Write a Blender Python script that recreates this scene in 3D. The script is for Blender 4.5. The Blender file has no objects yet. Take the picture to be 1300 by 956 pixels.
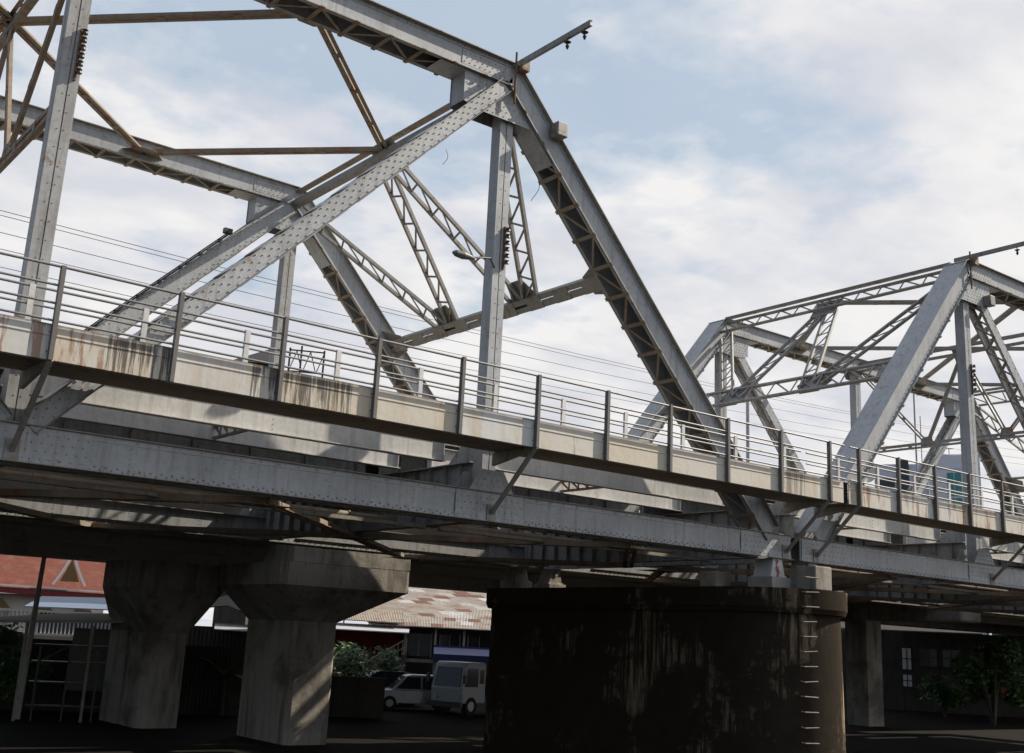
import bpy, math, random
from mathutils import Vector as V, Matrix
random.seed(7)
sc = bpy.context.scene
C = sc.collection
R = math.radians

# ------------------------------------------------------------------ helpers
class MB:
    def __init__(s): s.v = []; s.f = []; s.m = []; s.mi = 0; s.sm = []
    def add(s, vs, fs, smooth=False):
        b = len(s.v); s.v += [tuple(p) for p in vs]
        for f in fs: s.f.append(tuple(b+i for i in f)); s.m.append(s.mi); s.sm.append(smooth)
    def bar(s, p0, p1, S, s0, s1, t0, t1):
        """prism from p0 to p1; S side axis, T = in-plane axis (outward / up)"""
        p0 = V(p0); p1 = V(p1); d = (p1-p0).normalized(); S = V(S); S = (S-d*S.dot(d)).normalized(); T = S.cross(d)
        if T.z < -1e-6 or (abs(T.z) < 1e-6 and T.x < 0): T = -T
        vs = [q+S*a+T*b for q in (p0, p1) for a, b in ((s0, t0), (s1, t0), (s1, t1), (s0, t1))]
        s.add(vs, [(0,1,2,3), (7,6,5,4), (0,4,5,1), (1,5,6,2), (2,6,7,3), (3,7,4,0)])
    def box(s, x0, x1, y0, y1, z0, z1):
        vs = [(x,y,z) for z in (z0,z1) for x,y in ((x0,y0),(x1,y0),(x1,y1),(x0,y1))]
        s.add(vs, [(3,2,1,0), (4,5,6,7), (0,1,5,4), (1,2,6,5), (2,3,7,6), (3,0,4,7)])
    def poly(s, pts, off):
        """extrude 3d polygon by vector off"""
        n = len(pts); o = V(off); vs = [V(p) for p in pts]+[V(p)+o for p in pts]
        s.add(vs, [tuple(range(n-1,-1,-1)), tuple(range(n,2*n))]+[(i,(i+1)%n,(i+1)%n+n,i+n) for i in range(n)])
    def cyl(s, p0, p1, r0, r1=None, n=10, cap=True):
        r1 = r0 if r1 is None else r1
        p0 = V(p0); p1 = V(p1); d = (p1-p0).normalized(); a = d.orthogonal().normalized(); b = d.cross(a)
        vs = []
        for p, r in ((p0,r0),(p1,r1)):
            for i in range(n):
                t = 2*math.pi*i/n; vs.append(p+(a*math.cos(t)+b*math.sin(t))*r)
        s.add(vs, [(i,(i+1)%n,(i+1)%n+n,i+n) for i in range(n)], True)
        if cap: s.add(vs, [tuple(range(n-1,-1,-1)), tuple(range(n,2*n))])
    def tube(s, pts, r, n=8):
        for a, b in zip(pts, pts[1:]): s.cyl(a, b, r, n=n)
    def rivet(s, p, nrm, r=.021):
        p = V(p); nrm = V(nrm).normalized(); a = nrm.orthogonal().normalized(); b = nrm.cross(a); vs = []
        for h, k in ((-.004,1), (.65,.9), (1.05,.45)):
            for i in range(6):
                t = math.pi*i/3; vs.append(p+nrm*(h*r if h > 0 else h)+(a*math.cos(t)+b*math.sin(t))*r*k)
        fs = [(i,(i+1)%6,(i+1)%6+6,i+6) for i in range(6)]+[(i+6,(i+1)%6+6,(i+1)%6+12,i+12) for i in range(6)]+[tuple(range(12,18))]
        s.add(vs, fs)
    def build(s, name, mats, parent=None, bevel=0):
        me = bpy.data.meshes.new(name)
        o = bpy.data.objects.new(name, me); C.objects.link(o)
        off = V((0,0,0))
        if parent is not None:
            o.parent = parent; mw = parent_matrix(parent); inv = mw.inverted()
            me.from_pydata([tuple(inv @ V(p)) for p in s.v], [], s.f)
        else: me.from_pydata(s.v, [], s.f)
        for m in (mats if isinstance(mats, (list, tuple)) else [mats]): me.materials.append(m)
        for p, mi, sm in zip(me.polygons, s.m, s.sm): p.material_index = mi; p.use_smooth = sm
        me.update()
        if bevel:
            b = o.modifiers.new('bevel', 'BEVEL'); b.width = bevel; b.segments = 2; b.limit_method = 'ANGLE'
        return o

def parent_matrix(o):
    m = Matrix.Identity(4)
    while o is not None:
        m = o.matrix_basis @ m; o = o.parent
    return m

def tag(o, label=None, cat=None, group=None, kind=None):
    if label: o['label'] = label
    if cat: o['category'] = cat
    if group: o['group'] = group
    if kind: o['kind'] = kind
    return o
def thing(name, label, cat, loc=(0,0,0), rz=0, group=None):
    o = bpy.data.objects.new(name, None); C.objects.link(o); o.location = loc; o.rotation_euler = (0,0,rz)
    o.empty_display_size = .3
    return tag(o, label, cat, group)
def recentre(o):
    """put a one-mesh top-level object's origin at its base centre"""
    me = o.data; xs = [v.co for v in me.vertices]
    c = V(((min(v.x for v in xs)+max(v.x for v in xs))/2, (min(v.y for v in xs)+max(v.y for v in xs))/2, min(v.z for v in xs)))
    for v in me.vertices: v.co -= c
    o.location = c; return o

class Local(MB):
    """mesh written in a local frame: origin o, X right, Y away, Z up, rotated by rz"""
    def __init__(s, o, rz): super().__init__(); s.M = Matrix.Translation(V(o)) @ Matrix.Rotation(rz, 4, 'Z')
    def add(s, vs, fs, smooth=False): super().add([s.M @ V(p) for p in vs], fs, smooth)

# ------------------------------------------------------------------ camera model
F, PITCH, ROLL, YAW = 1446.9, .2574, .0493, .6559
CAM = V((-4.9904, -20.2678, -2.8083))
_fwd = V((math.sin(YAW)*math.cos(PITCH), math.cos(YAW)*math.cos(PITCH), math.sin(PITCH)))
_r = V((math.cos(YAW), -math.sin(YAW), 0)); _u = _r.cross(_fwd)
_r2 = _r*math.cos(ROLL)+_u*math.sin(ROLL); _u2 = -_r*math.sin(ROLL)+_u*math.cos(ROLL)
def ray(u, v): return _fwd+_r2*((u-650)/F)-_u2*((v-433)/F)
def at(u, v, rg): r = ray(u, v); return CAM+r*(rg/math.hypot(r.x, r.y))      # sight line at horizontal range rg
def aty(u, v, y): r = ray(u, v); return CAM+r*((y-CAM.y)/r.y)
def atx(u, v, x): r = ray(u, v); return CAM+r*((x-CAM.x)/r.x)
cd = bpy.data.cameras.new('camera'); cam = bpy.data.objects.new('camera', cd); C.objects.link(cam)
cam.matrix_world = Matrix.Translation(CAM) @ Matrix((_r2, _u2, -_fwd)).transposed().to_4x4()
cd.sensor_width = 36; cd.lens = F/1300*36; cd.shift_y = -45/1300; cd.clip_end = 5000; cd.clip_start = .1
sc.camera = cam

# ------------------------------------------------------------------ materials
def newmat(name):
    m = bpy.data.materials.new(name); m.use_nodes = True; nt = m.node_tree; nt.nodes.clear()
    out = nt.nodes.new('ShaderNodeOutputMaterial'); b = nt.nodes.new('ShaderNodeBsdfPrincipled')
    nt.links.new(b.outputs[0], out.inputs[0]); return m, nt, b
class N:
    def __init__(s, nt): s.nt = nt; s.pos = nt.nodes.new('ShaderNodeNewGeometry').outputs['Position']
    def node(s, t, **k):
        n = s.nt.nodes.new(t)
        for a, b in k.items(): setattr(n, a, b)
        return n
    def link(s, a, b): s.nt.links.new(a, b)
    def mapping(s, scale, vec=None, loc=(0,0,0), rot=(0,0,0)):
        n = s.node('ShaderNodeMapping'); n.inputs['Scale'].default_value = scale; n.inputs['Location'].default_value = loc
        n.inputs['Rotation'].default_value = rot; s.link(vec or s.pos, n.inputs[0]); return n.outputs[0]
    def noise(s, scale, detail=4, rough=.55, vec=None):
        n = s.node('ShaderNodeTexNoise'); n.inputs['Scale'].default_value = scale; n.inputs['Detail'].default_value = detail
        n.inputs['Roughness'].default_value = rough; s.link(vec or s.pos, n.inputs['Vector']); return n.outputs[0]
    def ramp(s, fac, stops):
        n = s.node('ShaderNodeValToRGB'); cr = n.color_ramp
        while len(cr.elements) < len(stops): cr.elements.new(.5)
        for e, (p, c) in zip(cr.elements, stops): e.position = p; e.color = (c, c, c, 1) if isinstance(c, (int, float)) else (*c, 1)
        s.link(fac, n.inputs[0]); return n.outputs[0]
    def mix(s, fac, a, b, mode='MIX'):
        n = s.node('ShaderNodeMix', data_type='RGBA', blend_type=mode)
        for i, x in ((0, fac), (6, a), (7, b)):
            if isinstance(x, (int, float)): n.inputs[i].default_value = x if i == 0 else (x, x, x, 1)
            elif isinstance(x, tuple): n.inputs[i].default_value = (*x, 1)
            else: s.link(x, n.inputs[i])
        return n.outputs[2]
    def math(s, op, a, b=0., c=None):
        n = s.node('ShaderNodeMath', operation=op)
        for i, x in enumerate((a, b) if c is None else (a, b, c)):
            if isinstance(x, (int, float)): n.inputs[i].default_value = x
            else: s.link(x, n.inputs[i])
        return n.outputs[0]
    def xyz(s, vec=None):
        n = s.node('ShaderNodeSeparateXYZ'); s.link(vec or s.pos, n.inputs[0]); return n.outputs
    def bump(s, h, strength, bsdf, dist=.02):
        n = s.node('ShaderNodeBump'); n.inputs['Strength'].default_value = strength; n.inputs['Distance'].default_value = dist
        s.link(h, n.inputs['Height']); s.link(n.outputs[0], bsdf.inputs['Normal'])

def steel(name, base, rust=.3, dirt=.3, rough=.5, streak=True, rustcol=(.13,.06,.03)):
    m, nt, b = newmat(name); n = N(nt)
    big = n.noise(.7, 3); fine = n.noise(9, 6, .65); st = n.noise(1.0, 5, .65, n.mapping((7, 7, .55)))
    c = n.mix(n.ramp(big, [(.35, 0), (.65, 1)]), tuple(x*.86 for x in base), tuple(min(1, x*1.1) for x in base))
    c = n.mix(n.math('MULTIPLY', n.ramp(st, [(.5, 0), (.72, 1)]), dirt), c, (.12, .105, .085))
    c = n.mix(n.math('MULTIPLY', n.ramp(fine, [(.45, 0), (.75, 1)]), dirt*.7), c, (.16, .14, .11))
    r1 = n.ramp(n.noise(3.1, 10, .74), [(.68-.20*rust, 0), (.78-.18*rust, 1)])
    r2 = n.ramp(n.noise(1.3, 7, .7, n.mapping((9, 9, .45), loc=(3, 1, 7))), [(.69-.16*rust, 0), (.8-.14*rust, 1)])
    r = n.math('MAXIMUM', n.math('MULTIPLY', r1, .9), n.math('MULTIPLY', r2, .7)) if streak else r1
    rc = n.mix(fine, rustcol, tuple(x*1.6 for x in rustcol))
    c = n.mix(r, c, rc)
    nt.links.new(c, b.inputs['Base Color'])
    nt.links.new(n.math('MULTIPLY_ADD', r, .3, rough), b.inputs['Roughness'])
    n.bump(n.noise(14, 5, .6), .25, b, .01)
    return m

def concrete(name, base, stain=.5, stcol=(.05,.043,.035), tsc=1.0, rough=.85, streaksc=3):
    m, nt, b = newmat(name); n = N(nt)
    c = n.mix(n.noise(.6, 5), tuple(x*.75 for x in base), tuple(x*1.2 for x in base))
    st = n.ramp(n.noise(tsc, 8, .68, n.mapping((streaksc, streaksc, .35))), [(.62-.28*stain, 0), (.75-.2*stain, 1)])
    pt = n.ramp(n.noise(.45*tsc, 9, .65), [(.62-.25*stain, 0), (.72-.2*stain, 1)])
    c = n.mix(n.math('MULTIPLY', n.math('MAXIMUM', st, pt), min(1, .45+.6*stain)), c, stcol)
    c = n.mix(n.math('MULTIPLY', n.ramp(n.noise(12, 5), [(.4, 0), (.8, 1)]), .35), c, tuple(x*.5 for x in base))
    nt.links.new(c, b.inputs['Base Color']); b.inputs['Roughness'].default_value = rough; b.inputs['Specular IOR Level'].default_value = .15
    n.bump(n.noise(8, 7, .65), .5, b, .03)
    return m

def plain(name, col, rough=.6, metal=0, var=.25, spec=None, scale=3):
    m, nt, b = newmat(name); n = N(nt)
    c = n.mix(n.noise(scale, 6, .6), tuple(x*(1-var) for x in col), tuple(min(1, x*(1+var)) for x in col))
    nt.links.new(c, b.inputs['Base Color']); b.inputs['Roughness'].default_value = rough; b.inputs['Metallic'].default_value = metal
    return m

def glass(name, col=(.03,.035,.04), rough=.08):
    m, nt, b = newmat(name); n = N(nt)
    nt.links.new(n.mix(n.noise(.8, 2), col, tuple(x*1.6 for x in col)), b.inputs['Base Color']); b.inputs['Roughness'].default_value = rough; b.inputs['Specular IOR Level'].default_value = .25
    return m

G = (.365, .385, .405)
M_ST = steel('painted_steel', G, .38, .5, .42)
M_ST2 = steel('painted_steel_worn', (.33,.34,.345), .6, .65)
M_EDGE = steel('weathered_plate_edge', (.27,.255,.23), .6, .7, .6)
M_STR = steel('pale_stringer_paint', (.52,.515,.5), .25, .4, .5)
M_BR = steel('bracing_steel', (.22,.195,.155), .95, .65, .6, rustcol=(.19,.085,.035))
M_BRG = steel('grey_bracing_steel', (.26,.25,.235), .65, .65, .55)
M_LOW = steel('grimy_steel', (.27,.25,.21), .55, .9, .6)
M_RU = steel('rusted_steel', (.16,.10,.06), 1.15, .6, .8)
M_RAIL = steel('galvanised_rail', (.22,.22,.225), .35, .5, .45)
M_POST = steel('railing_post_steel', (.12,.115,.115), .6, .6, .6)
M_WHITE = steel('white_painted_steel', (.6,.6,.6), .2, .3, .5)

def fascia_mat():
    m, nt, b = newmat('fascia_paint'); n = N(nt); X = n.xyz()
    c = n.mix(n.noise(.8, 4), (.5,.5,.48), (.6,.61,.61))
    wn = n.node('ShaderNodeTexWhiteNoise', noise_dimensions='1D'); n.link(n.math('FLOOR', n.math('MULTIPLY', X[0], .5)), wn.inputs['W'])
    c = n.mix(n.math('MULTIPLY', wn.outputs['Value'], .75), c, (.55,.48,.36))
    # yellow rust wash in soft vertical streaks
    y = n.ramp(n.noise(1, 6, .6, n.mapping((2.3, 1, .25))), [(.47, 0), (.7, 1)])
    c = n.mix(n.math('MULTIPLY', n.math('MULTIPLY', y, .8), n.ramp(n.noise(.35, 2), [(.4, .15), (.6, 1)])), c, (.42,.30,.15))
    # rust: stronger below the horizontal seam and on the second span
    rs = n.noise(1, 8, .7, n.mapping((6, 1, .8)))
    sp2 = n.math('GREATER_THAN', X[0], 20.7)
    left = n.math('LESS_THAN', X[0], .9)
    th = n.math('SUBTRACT', rs, n.math('MULTIPLY_ADD', n.math('MAXIMUM', sp2, left), -.1, .61))
    rmask = n.math('MINIMUM', n.math('MAXIMUM', n.math('MULTIPLY', th, 14), 0), 1)
    c = n.mix(n.math('MULTIPLY', rmask, .75), c, (.24,.10,.035))
    # black run-off streaks on two stretches
    dr = n.noise(1, 6, .75, n.mapping((15, 1, .55)))
    def span(a, b_): return n.math('MULTIPLY', n.math('GREATER_THAN', X[0], a), n.math('LESS_THAN', X[0], b_))
    wob = n.math('MULTIPLY', n.math('SUBTRACT', n.noise(3, 3), .5), .3)
    reg = n.math('MAXIMUM', n.math('MAXIMUM', span(.87, 1.93), span(3.45, 5.5)), n.math('MULTIPLY', span(18.25, 19.0), .75))
    top = n.math('MINIMUM', n.math('MAXIMUM', n.math('MULTIPLY_ADD', n.math('ADD', X[2], wob), 1.1, -1.35), 0), .55)
    dm = n.math('MULTIPLY', reg, n.math('MINIMUM', n.math('MAXIMUM', n.math('MULTIPLY', n.math('ADD', n.math('SUBTRACT', dr, .485), n.math('MULTIPLY', top, .12)), 14), 0), 1))
    c = n.mix(n.math('MULTIPLY', dm, .9), c, (.065,.052,.04))
    # dirty top edge
    te = n.math('MULTIPLY', n.math('GREATER_THAN', n.math('ADD', X[2], n.math('MULTIPLY', wob, .2)), 1.72), .6)
    c = n.mix(te, c, (.13,.11,.09))
    nt.links.new(c, b.inputs['Base Color']); b.inputs['Roughness'].default_value = .6
    n.bump(n.noise(5, 5), .3, b, .02)
    return m
M_FAS = fascia_mat()
M_SOF = steel('walkway_soffit', (.22,.175,.13), .7, .8, .8)
M_DECK = concrete('deck_concrete', (.3,.29,.27), .5)
M_PIER0 = concrete('stained_stone', (.26,.19,.12), .98, (.016,.013,.011), .7, .9, 2.2)
M_CON = concrete('viaduct_concrete', (.33,.305,.265), .45, (.06,.048,.038), .8)
def pier_mat():
    m, nt, b = newmat('stained_stone'); n = N(nt); X = n.xyz()
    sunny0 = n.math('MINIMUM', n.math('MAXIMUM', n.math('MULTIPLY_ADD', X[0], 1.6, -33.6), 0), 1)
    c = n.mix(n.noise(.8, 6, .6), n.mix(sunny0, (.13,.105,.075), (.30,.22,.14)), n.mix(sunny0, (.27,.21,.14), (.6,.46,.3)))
    sunny = n.math('MINIMUM', n.math('MAXIMUM', n.math('MULTIPLY_ADD', X[0], 1.6, -33.6), 0), 1)      # sunlit strip of the nose painted in: paler stone, less stain
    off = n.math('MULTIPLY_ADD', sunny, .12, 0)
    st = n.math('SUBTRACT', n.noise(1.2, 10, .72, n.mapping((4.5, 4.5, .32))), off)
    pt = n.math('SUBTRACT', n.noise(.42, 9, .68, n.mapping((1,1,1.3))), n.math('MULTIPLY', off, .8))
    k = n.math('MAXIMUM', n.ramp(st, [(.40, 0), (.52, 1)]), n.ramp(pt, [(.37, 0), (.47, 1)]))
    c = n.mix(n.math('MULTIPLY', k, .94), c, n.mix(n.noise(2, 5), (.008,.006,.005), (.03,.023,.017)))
    nt.links.new(c, b.inputs['Base Color']); b.inputs['Roughness'].default_value = .95; b.inputs['Specular IOR Level'].default_value = .05
    n.bump(n.noise(3.5, 6, .6), .35, b, .03); return m
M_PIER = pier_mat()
M_GIRD = concrete('girder_concrete', (.45,.415,.36), .3, (.2,.17,.14), .8)
M_CON2 = concrete('pale_concrete', (.4,.38,.35), .3, (.15,.13,.11), 1)
M_WIRE = plain('wire', (.03,.03,.03), .5)
M_INS = plain('brown_porcelain', (.05,.022,.017), .35)

# ------------------------------------------------------------------ bridge
H = 10.35; W = 10.9; HC = .3
YA = (0,1,0)
def chord(mb, p0, p1, near, lattice=True, lip=True, rivrows=True, d=HC, w=.3, step=.2, cover=True, lat_mat=1):
    """built-up box: two webs, cover plate on the outer side, lacing on the inner side"""
    mb.bar(p0, p1, YA, -w, -w+.022, -d, d); mb.bar(p0, p1, YA, w-.022, w, -d, d)
    mb.mi = 2
    if cover: mb.bar(p0, p1, YA, -w-.13, w+.13, d, d+.022)
    else: mb.bar(p0, p1, YA, -w-.05, w+.05, d, d+.015)
    if lip:
        mb.bar(p0, p1, YA, -w-.09, -w, -d, -d+.016); mb.bar(p0, p1, YA, w, w+.09, -d, -d+.016)
        mb.mi = 0
        mb.bar(p0, p1, YA, -w-.014, -w, -d+.016, -d+.10); mb.bar(p0, p1, YA, -w-.014, -w, d-.09, d)
    mb.mi = 0
    P0 = V(p0); P1 = V(p1); L = (P1-P0).length; D = (P1-P0)/L; S = V(YA); T = S.cross(D)
    if T.z < -1e-6: T = -T
    mb.mi = lat_mat
    if lattice:
        n = max(2, int(L/.85)); a = L/n
        for i in range(n):
            q0 = P0+D*(a*i)-T*(d+.004); q1 = P0+D*(a*(i+1))-T*(d+.004)
            s0 = (-1)**i
            mb.bar(q0+S*(w+.13), q0-S*(w+.13), D, -.05, .05, -.012, .012) if i else None
            A = q0+S*(w+.02)*s0; B = q1-S*(w+.02)*s0
            mb.bar(A+T*.02, B+T*.02, T.cross(B-A), -.035, .035, -.006, .006)
    elif lattice is None: pass
    mb.mi = 0
    if rivrows:
        n = int(L/step); yn = -w-.014
        for i in range(n):
            x = (i+.5)*step
            for t, o in ((-d+.06, 0), (d-.05, .5)) :
                mb.rivet(P0+D*(x+o*step*.5)+T*t+S*yn, (0,-1,0), .02)
def plate(mb, pts, y, th=.014, riv=None, m=0):
    mb.mi = m
    ys = y-th/2
    mb.poly([(x, ys, z) for x, z in pts], (0, th, 0)); mb.mi = 0
    if riv:
        import itertools
        xs = [p[0] for p in pts]; zs = [p[1] for p in pts]
        def inside(x, z, mrg=.05):
            c = False; n = len(pts); j = n-1
            for i in range(n):
                xi, zi = pts[i]; xj, zj = pts[j]
                if (zi > z) != (zj > z) and x < (xj-xi)*(z-zi)/(zj-zi)+xi: c = not c
                j = i
            return c
        z = min(zs)+.07; k = 0
        while z < max(zs)-.04:
            x = min(xs)+.07+(k % 2)*riv/2
            while x < max(xs)-.04:
                if inside(x-.045, z) and inside(x+.045, z) and inside(x, z-.045) and inside(x, z+.045): mb.rivet((x, ys, z), (0,-1,0), .016)
                x += riv
            z += riv*.8; k += 1

def laced(mb, p0, p1, N_, w, r=.05, pitch=.6, thick=.05, kind='N'):
    """two angles w apart lying in the plane normal to N_, joined by lacing"""
    p0 = V(p0); p1 = V(p1); D = p1-p0; L = D.length; D /= L; Nn = V(N_).normalized(); T = Nn.cross(D).normalized()
    for s in (-1, 1):
        q0 = p0+T*s*w/2; q1 = p1+T*s*w/2
        mb.bar(q0, q1, Nn, -thick, thick, -r, r)
        mb.bar(q0, q1, Nn, -thick-.05, thick+.05, (-r if s < 0 else r-.012), (-r+.012 if s < 0 else r)) if False else None
    n = max(1, int(L/pitch)); a = L/n
    for i in range(n):
        A = p0+D*a*i; B = p0+D*a*(i+1)
        if kind == 'N':
            mb.bar(A-T*w/2, B+T*w/2, Nn, .012, .03, -.03, .03)
            mb.bar(B-T*w/2, B+T*w/2, Nn, -.03, -.012, -.03, .03) if i < n-1 else None
        else:
            s = 1 if i % 2 else -1
            mb.bar(A-T*w/2*s, B+T*w/2*s, Nn, .012, .03, -.03, .03)
def double(mb, p0, p1, N_, gap=.05, wd=.085, dep=.09, batten=1.4):
    """pair of angles with a slot between, battened"""
    p0 = V(p0); p1 = V(p1); D = p1-p0; L = D.length; D /= L; Nn = V(N_); Nn = (Nn-D*Nn.dot(D)).normalized(); T = Nn.cross(D).normalized()
    for s in (-1, 1):
        a, b = sorted((s*gap/2, s*(gap/2+wd)))
        mb.bar(p0+T*(a+b)/2, p1+T*(a+b)/2, T, -wd/2, wd/2, -.006, .006) if False else None
        c = (a+b)/2
        q0 = p0+T*c; q1 = p1+T*c
        # L shaped angle: flat leg and upright leg
        vs0 = Nn*(-dep/2)
        mb.bar(q0+vs0, q1+vs0, T, -wd/2, wd/2, -.006, .006)
        ed = T*(-s*wd/2+s*.006)
        mb.bar(q0+ed, q1+ed, T, -.006, .006, -dep/2+.007, dep/2)
    n = max(2, int(L/batten))
    for i in range(n+1):
        q = p0+D*(L*(i+.0)/n if 0 < i < n else (.1 if i == 0 else L-.1))-Nn*(dep/2+.012)
        mb.bar(q-D*.09, q+D*.09, T, -gap/2-wd*.8, gap/2+wd*.8, -.005, .005)

def truss_span(root, nodes, tops, posts, diags, ends, ptype, lit):
    """nodes: x of bottom nodes; tops: index range with top chord; diags: list of (top_x, bottom_x)"""
    x0, x1 = nodes[0], nodes[-1]; t0, t1 = tops
    for side, y in ((0, 0.), (1, W)):
        near = True
        side_name = {0: 'near', 1: 'far'}[side]
        def p(x, z): return (x, y, z)
        # bottom chord
        mb = MB()
        for i, (a, b) in enumerate(zip(nodes, nodes[1:])):
            a2 = a-(.55 if i == 0 else 0); b2 = b+(.55 if i == len(nodes)-2 else 0)
            mb.bar(p(a2,0), p(b2,0), YA, -.3, -.278, -.31, .31); mb.bar(p(a2,0), p(b2,0), YA, .278, .3, -.31, .31)
            mb.mi = 2; mb.bar(p(a2,0), p(b2,0), YA, -.39, .39, .31, .33)
            for s in (-1, 1):
                mb.mi = 2; aa, bb = sorted((s*.3, s*.40)); mb.bar(p(a2,0), p(b2,0), YA, aa, bb, -.326, -.31); mb.mi = 0
                aa, bb = sorted((s*.3, s*.314)); mb.bar(p(a2,0), p(b2,0), YA, aa, bb, -.31, -.2); mb.bar(p(a2,0), p(b2,0), YA, aa, bb, .21, .31)
            n = int((b2-a2)/.2)
            for k in range(n):
                x = a2+(k+.5)*.2
                if x < -14: continue
                mb.rivet((x, y-.314, -.27), (0,-1,0), .022); mb.rivet((x+.1, y-.314, -.225), (0,-1,0), .022)
                if k % 2 == 0: mb.rivet((x, y-.314, .26), (0,-1,0), .018)
            for k in range(1, 5):      # web splice seams
                xs = a+(b-a)*k/5
                for q in range(4): mb.rivet((xs, y-.3, -.12+.09*q), (0,-1,0), .013)
            # lacing under the chord
            mb.mi = 1
            m_ = int((b-a)/.8)
            for k in range(m_):
                xx = a+(k+.5)*.8; s = (-1)**k
                mb.bar((xx-.35, y-.27*s, -.335), (xx+.35, y+.27*s, -.335), (0,0,1), -.005, .005, -.035, .035)
            mb.mi = 0
        mb.build('bottom_chord', [M_ST if side == 0 else M_ST2, M_BR, M_EDGE], root)
        # top chord
        mb = MB(); ys_ = p(t0-.0, H); ye_ = p(t1+.0, H)
        chord(mb, p(t0, H), p(t1, H), near)
        mb.bar(p(t0, H), p(t0+2.1, H), YA, -.31, .31, -.325, -.312); mb.bar(p(t1-2.1, H), p(t1, H), YA, -.31, .31, -.325, -.312)
        mb.build('top_chord', [M_ST, M_BR, M_EDGE], root)
        # end posts
        for (bx, tx) in ends:
            mb = MB(); a_ = V(p(bx, .0)); b_ = V(p(tx, H)); chord(mb, a_+(b_-a_).normalized()*.42, b_, near, step=.22); mb.bar(b_+(a_-b_).normalized()*.5, b_+(a_-b_).normalized()*2.3, YA, -.31, .31, -.325, -.312); mb.build('end_post', [M_ST, M_BR, M_EDGE if ptype == 'A' else M_ST], root)
        # posts
        for i, x in enumerate(posts):
            mb = MB(); zb = .31; zt = H-.3
            hx = .185; hy = .17
            for s in (-1, 1):      # two channels back to back with an open seam
                a, b = sorted((s*.012, s*hx)); mb.box(x+a, x+b, y-hy, y-hy+.016, zb, zt); mb.box(x+a, x+b, y+hy-.016, y+hy, zb, zt)
                a, b = sorted((s*(hx-.014), s*(hx))); mb.box(x+a, x+b, y-hy+.016, y+hy-.016, zb, zt)
            mb.box(x-.012, x+.012, y-hy+.03, y+hy-.03, zb, zt)
            k = zb+.5
            while k < zt:
                for s in (-1, 1): mb.rivet((x+s*.06, y-hy, k), (0,-1,0), .012)
                k += .35
            mb.build('vertical_post', [M_ST2 if (i+side) % 2 else M_ST], root)
        # diagonals
        for tx, bx in diags:
            mb = MB(); A = V(p(bx, .1)); B = V(p(tx, H-.1)); D = (B-A).normalized(); T = V((0,1,0)).cross(D)
            if T.z < 0: T = -T
            A = A+D*.3; B = B-D*.45; L = (B-A).length
            if ptype == 'A':
                h = .185 if side == 0 else .27; B = B+D*.12
                mb.bar(A, B, YA, -.35, -.332, -h, h); mb.bar(A, B, YA, .332, .35, -h, h)
                for t in (-h, h):
                    q_ = 1 if t > 0 else -1
                    for s in (-1, 1):
                        mb.mi = 2; aa, bb = sorted((s*.35, s*.42)); ta, tb = sorted((t, t-.015*q_)); mb.bar(A, B, YA, aa, bb, ta, tb)
                        mb.mi = 0; aa, bb = sorted((s*.35, s*.362)); ta, tb = sorted((t-.015*q_, t-.085*q_)); mb.bar(A, B, YA, aa, bb, ta, tb)
                # batten plates along both edges with gaps between
                nb = int((L-1.6)/.85)
                for k in range(nb):
                    q = A+D*(.5+k*.85)
                    for t in (-h-.012, h+.002): mb.bar(q, q+D*.5, YA, -.41, .41, t, t+.01)
                n = int(L/.27)
                for k in range(n):
                    q = A+D*((k+.5)*.27)
                    rows = ((-.135, 0), (-.03, .13), (.055, 0), (.14, .13)) if side == 0 else ((-.21, 0), (-.14, .13), (.14, 0), (.21, .13))
                    for t, o in rows:
                        mb.rivet(q+D*o+T*t+V((0,-.362 if abs(t) > h-.09 else -.35,0)), (0,-1,0), .0185)
            else:
                mb.bar(A, B, YA, -.27, -.25, -.2, .2); mb.bar(A, B, YA, .25, .27, -.2, .2)
                for t in (-.2, .185):
                    mb.bar(A, B, YA, -.27, -.18, t, t+.015); mb.bar(A, B, YA, .18, .27, t, t+.015)
                n = int(L/.5); a = L/n; mb.mi = 1
                for k in range(n):
                    for t in (-.21, .21):
                        s = (-1)**k
                        mb.bar(A+D*a*k+T*t+V((0,.24*s,0)), A+D*a*(k+1)+T*t-V((0,.24*s,0)), T, -.006, .006, -.035, .035)
                mb.mi = 0
                for k in range(int(L/.25)):
                    q = A+D*((k+.5)*.25)
                    for t in (-.15, .15): mb.rivet(q+T*t+V((0,-.27,0)), (0,-1,0), .017)
            mb.build('diagonal', [M_ST, M_BR, M_EDGE], root)
        # gusset plates
        for x in nodes:
            mb = MB(); dk = .24
            isend = x in (x0, x1)
            if isend:
                s = 1 if x == x0 else -1
                pts = [(x-s*.5,-.3), (x-s*.5,.3), (x+s*1.5,.3), (x+s*1.5,-.3)]
                if s < 0: pts = pts[::-1]
            elif any(abs(bx-x) < .1 for tx, bx in diags): pts = [(x-1.3,-.3), (x-1.3,.3), (x+1.3,.3), (x+1.3,-.3)]
            else: pts = [(x-.95,-.3), (x-.95,.3), (x-.6,.34), (x-.3,.8), (x+.3,.8), (x+.6,.34), (x+.95,.3), (x+.95,-.3)]
            plate(mb, pts, y-.323, riv=.17); plate(mb, pts, y+.323)
            mb.build('gusset_plate', [M_ST], root)
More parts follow.
